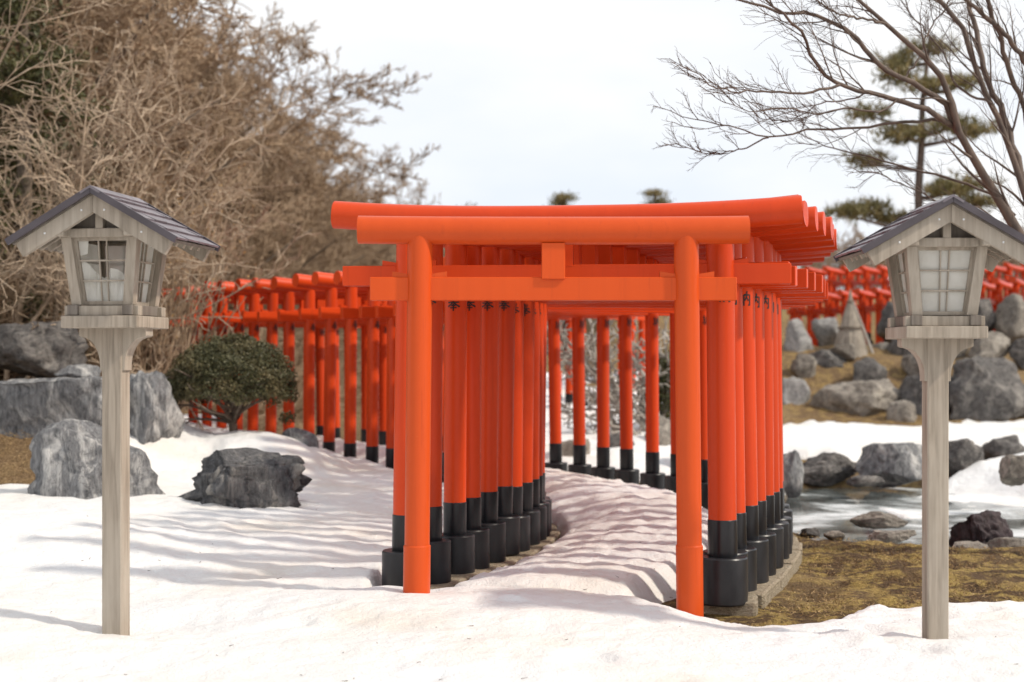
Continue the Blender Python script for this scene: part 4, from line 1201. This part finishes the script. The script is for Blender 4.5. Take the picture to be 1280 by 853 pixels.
# dark low evergreen behind the bend
r = np.random.default_rng(355)
t = empty('evergreen_bush', (2.45, 21.6, ground_z(2.45, 21.6)), 0, label='dark low evergreen bush seen between the bend posts and the front gate', category='bush')
p, d = blob(r, 9000, (.55, .5, .75), .5, .2, 3, 9); p[:, 2] += .65
obj('foliage', np_mesh('foliage', *leaves(r, p, d, .03, .5), smooth=False), M_CEDAR, t)
obj('stem', MB().tube([(0, 0, -.2), (0, 0, .6)], [.05, .03], 7).mesh('stem', .8), M_BARK, t)

# straw cone wrapped round a garden shrub
def straw_cone(px, py0, py1, D, label):
    b_ = P(px, py1, D); Hc = (py1 - py0) * D / F; Rc = 26 * D / F
    t = empty('straw_cone', (b_.x, D, b_.z), 0, label=label, category='straw wrap')
    n = 72; vs = []; fs = []; rows = 10
    for i in range(rows + 1):
        f_ = i / rows; rad = Rc * (1 - f_ * .93) * (1 + .03 * math.sin(f_ * 20))
        for k in range(n):
            a = 2 * math.pi * k / n; rr_ = rad * (1 + .10 * ((k * 7919 % 13) / 13 - .5))
            vs.append((rr_ * math.cos(a), rr_ * math.sin(a), -.15 + f_ * (Hc * .94 + .15)))
    for i in range(rows):
        for k in range(n):
            k2 = (k + 1) % n; fs.append((i * n + k, i * n + k2, (i + 1) * n + k2, (i + 1) * n + k))
    mb_ = MB().add(vs, fs); obj('straw_skirt', mb_.mesh('straw_skirt'), M_RK_TAN_STRAW, t)
    obj('tip', MB().lathe([(Rc * .075, Hc * .90), (Rc * .09, Hc * .95), (Rc * .02, Hc * 1.06)], 10).mesh('tip', .6), M_RK_TAN_STRAW, t)
    for f_ in (.45, .86):
        obj('rope', MB().lathe([(Rc * (1 - f_ * .93) * 1.06, Hc * f_ - .012), (Rc * (1 - f_ * .93) * 1.06, Hc * f_ + .012)], 24).mesh('rope', .6), M_BARK, t)
    pl_ = MB().tube([(Rc * 1.1, -.2, -.1), (Rc * .1, -.05, Hc * .85)], [.03, .025], 7)
    obj('stake', pl_.mesh('stake', .8), M_TWIGG, t)
M_RK_TAN_STRAW = mat_simple('weathered_straw', (.20, .17, .135, 1), (.36, .315, .26, 1), 6, .9, .5, .02, (6, 6, .4))
straw_cone(1063, 366, 446, 28.9, 'grey-brown cone of bundled straw among the boulders')

# ------------------------------------------------------------------ leafless maple reaching in on the right
def limb_pts(raw, D0, D1):
    n_ = len(raw); out = []
    for i, (px, py) in enumerate(raw):
        D = D0 + (D1 - D0) * i / max(n_ - 1, 1)
        out.append(P(px, py, D))
    return out
def resample(pts, K, wob, r):
    pts = np.array([p[:] for p in pts]); L = np.concatenate([[0], np.cumsum(np.linalg.norm(np.diff(pts, axis=0), axis=1))])
    # smooth catmull through points
    pp = np.vstack([2 * pts[0] - pts[1], pts, 2 * pts[-1] - pts[-2]]); dense = []
    for i in range(1, len(pp) - 2):
        for k in range(8):
            t_ = k / 8; p0, p1, p2, p3 = pp[i - 1], pp[i], pp[i + 1], pp[i + 2]
            dense.append(.5 * ((2 * p1) + (-p0 + p2) * t_ + (2 * p0 - 5 * p1 + 4 * p2 - p3) * t_ ** 2 + (-p0 + 3 * p1 - 3 * p2 + p3) * t_ ** 3))
    dense.append(pp[-2]); dense = np.array(dense)
    L = np.concatenate([[0], np.cumsum(np.linalg.norm(np.diff(dense, axis=0), axis=1))])
    q = np.stack([np.interp(np.linspace(0, L[-1], K), L, dense[:, i]) for i in range(3)], 1)
    q[1:-1] += r.normal(size=(K - 2, 3)) * wob
    return q
r = np.random.default_rng(404)
LIMBS = [
    ([(1330, 620), (1305, 420), (1285, 320), (1274, 292), (1242, 240), (1216, 199), (1197, 165), (1186, 124), (1171, 86), (1137, 56), (1111, 32), (1077, 4), (1050, -25)], 11.3, 10.6, 34, 5),
    ([(1197, 165), (1182, 131), (1156, 112), (1130, 99), (1096, 79), (1068, 47), (1032, 24), (1002, 15), (980, 17), (924, 0), (880, -12)], 11.0, 10.2, 12, 3),
    ([(1192, 158), (1179, 150), (1152, 135), (1122, 124), (1085, 116), (1055, 107), (1029, 90), (1010, 60), (1006, 45), (984, 22), (965, 8), (940, -14)], 11.0, 10.0, 11, 3),
    ([(1050, 106), (1010, 116), (957, 116), (912, 114), (882, 101), (856, 82)], 10.4, 9.8, 5, 1.4),
    ([(1180, 152), (1130, 152), (1077, 159), (1010, 163), (961, 172), (924, 161), (875, 150), (852, 146)], 11.0, 10.6, 6, 1.4),
    ([(961, 172), (927, 186), (886, 191), (845, 180)], 10.75, 10.9, 3, 1.2),
    ([(1269, 270), (1235, 240), (1175, 221), (1119, 206), (1062, 191), (1025, 180), (995, 165)], 11.3, 11.8, 6, 1.6),
    ([(1322, 560), (1305, 330), (1280, 240), (1265, 187), (1239, 131), (1216, 75), (1201, 34), (1175, 4), (1150, -30)], 11.3, 11.6, 26, 8),
    ([(1300, 300), (1274, 210), (1254, 142), (1231, 90), (1220, 34), (1209, 0), (1200, -30)], 11.3, 12.0, 15, 8),
    ([(1290, 190), (1280, 131), (1261, 86), (1250, 45), (1235, 0), (1228, -30)], 11.6, 11.0, 11, 7),
    ([(1310, 120), (1280, 75), (1255, 41), (1212, 4), (1190, -15)], 11.2, 10.7, 11, 6),
    ([(1112, 34), (1080, 22), (1050, 18), (1020, 0), (1000, -10)], 10.7, 10.3, 5, 2),
    ([(1130, 100), (1150, 70), (1160, 40), (1185, 5), (1190, -15)], 10.8, 11.2, 4, 2),
    ([(1122, 124), (1100, 140), (1060, 135), (1020, 142), (980, 135), (940, 140), (905, 128)], 10.7, 10.2, 4, 1.2),
    ([(1085, 116), (1060, 125), (1030, 128), (990, 150), (950, 148)], 10.5, 10.9, 3, 1.2),
    ([(1240, 130), (1200, 110), (1175, 60), (1140, 20), (1120, -5)], 11.4, 11.9, 5, 2),
    ([(1260, 285), (1225, 262), (1185, 258), (1140, 235), (1090, 215)], 11.3, 10.9, 4, 1.3)]
mroot = P(1330, 620, 11.3)
mp_ = empty('bare_maple', (mroot.x, mroot.y, mroot.z - .25), 0, label='dark leafless maple spreading fine branches over the whole-window lantern', category='tree')
trunks, limbs_pts = [], []
pl_all, rd_all = [], []
for i, (raw, D0, D1, w0, w1) in enumerate(LIMBS):
    q = resample(limb_pts(raw, D0, D1), 22, .006, r) - np.array(mp_.location)
    if i in (0, 7): q[0, 2] -= .4
    rad = np.linspace(w0, w1, 22) * .70 * 11 / F / 2
    if w0 >= 24:
        rad = np.interp(np.linspace(0, 1, 22), [0, .35, .6, 1], np.array([w0, w0 * .74, w0 * .42, w1])) * .70 * 11 / F / 2
    pl_all.append(q); rd_all.append(rad)
PA = np.stack(pl_all); RA = np.stack(rd_all)
big_i = [0, 7, 8, 9, 10]; oth = [i for i in range(len(LIMBS)) if i not in big_i]
obj('trunk', np_mesh('trunk', *tubes(PA[big_i], RA[big_i], 10)), M_MAPLE, mp_)
parts = [tubes(PA[oth], RA[oth], 8)]
Lm = np.linalg.norm(np.diff(PA, axis=1), axis=2).sum(1)
p, nd, L2, pr_ = children(r, PA[:, 6:], RA[:, 6:], 11, .02, 1.0, (.35, .85), .24, np.minimum(Lm, 3.0), (-.30, -.1, .20))
a1, b1 = grow(r, p, nd, np.maximum(L2, .15), np.maximum(pr_ * .42, .0036), np.full(len(p), .0019), 7, .10, np.array([-.02, 0, .03]), .05)
parts.append(tubes(a1, b1, 5))
p, nd, L3, pr_ = children(r, a1, b1, 5, .15, 1.0, (.30, .75), .60, np.maximum(L2, .15), (-.1, 0, .12))
a2, b2 = grow(r, p, nd, L3, np.full(len(p), .0023), np.full(len(p), .0013), 5, .11, np.array([-.01, 0, .03]), .05)
parts.append(tubes(a2, b2, 3))
p, nd, L4, pr_ = children(r, a2, b2, 3, .2, 1.0, (.30, .75), .60, L3, (-.05, 0, .1))
a3, b3 = grow(r, p, nd, L4, np.full(len(p), .0014), np.full(len(p), .0010), 4, .12, np.array([0, 0, .02]))
parts.append(tubes(a3, b3, 3))
obj('branches', np_mesh('branches', *join(parts)), M_MAPLE, mp_)

# ------------------------------------------------------------------ dry grass and litter on open soil
r = np.random.default_rng(505)
def grass_patch(N, x0, x1, y0, y1, hgt, label, mat, cond, name):
    x = r.uniform(x0, x1, N); y = r.uniform(y0, y1, N)
    s_, a_ = path_coords(x, y); bz = base_h(x, y, s_, a_); sz, m_ = snow_h(x, y, s_, a_, bz)
    k = (m_ < .25) & cond(x, y, s_, bz) & (fbm(x * 1.3, y * 1.3, seed=91) > r.uniform(-.5, .2, N))
    x, y, bz = x[k], y[k], bz[k]; N = len(x)
    C = np.stack([x, y, bz + .01], 1)
    d = r.normal(size=(N, 3)) * np.array([1, 1, .0]) + np.array([0, 0, .55]); d /= np.linalg.norm(d, axis=1, keepdims=True)
    sd_ = np.cross(d, r.normal(size=(N, 3))); sd_ /= np.linalg.norm(sd_, axis=1, keepdims=True)
    L = hgt * r.uniform(.5, 1.3, N)[:, None]; wd = .0035
    V = np.stack([C - sd_ * wd, C + sd_ * wd, C + d * L], 1).reshape(-1, 3)
    obj(name, np_mesh(name, V, np.arange(len(V)).reshape(-1, 3), smooth=False), mat, kind='stuff', label=label)
grass_patch(26000, 1.2, 6.0, 7.8, 14.5, .028, 'short dry moss blades on the bare ground by the right kerb', M_STRAW, lambda x, y, s, b: (s > 1.2) & (b > -.2), 'dry_grass')
grass_patch(26000, -7.5, -2.2, 12.3, 18.5, .07, 'dry straw litter on the rocky left bank', M_STRAW, lambda x, y, s, b: s < -1.5, 'dry_straw')
grass_patch(20000, 2.5, 12, 18, 33, .12, 'dry yellow grass between the boulders beyond the pond', M_STRAW, lambda x, y, s, b: b > -.05, 'dry_grass')

# fallen twigs and leaf bits
N = 90
x = r.uniform(-3.4, 3.6, N); y = 6.3 + 6.5 * r.uniform(0, 1, N) ** 1.4
s_, a_ = path_coords(x, y); bz = base_h(x, y, s_, a_); sz, m_ = snow_h(x, y, s_, a_, bz)
k = (np.abs(s_) < .75) | (np.abs(s_) > 1.3) | (y < 8.1)
x, y = x[k], y[k]; zz = np.where(m_[k] > .3, sz[k], bz[k]); N = len(x)
d = r.normal(size=(N, 3)) * np.array([1, 1, .12])
pts, rad = grow(r, np.stack([x, y, zz + .004], 1), d, r.uniform(.010, .04, N), np.full(N, .0020), np.full(N, .0010), 4, .15, np.array([0, 0, -.02]))
Vt, qt = tubes(pts, rad, 3)
obj('fallen_twigs', np_mesh('fallen_twigs', Vt, qt), M_MAPLE, kind='stuff', label='tiny fallen twigs scattered over snow and moss')
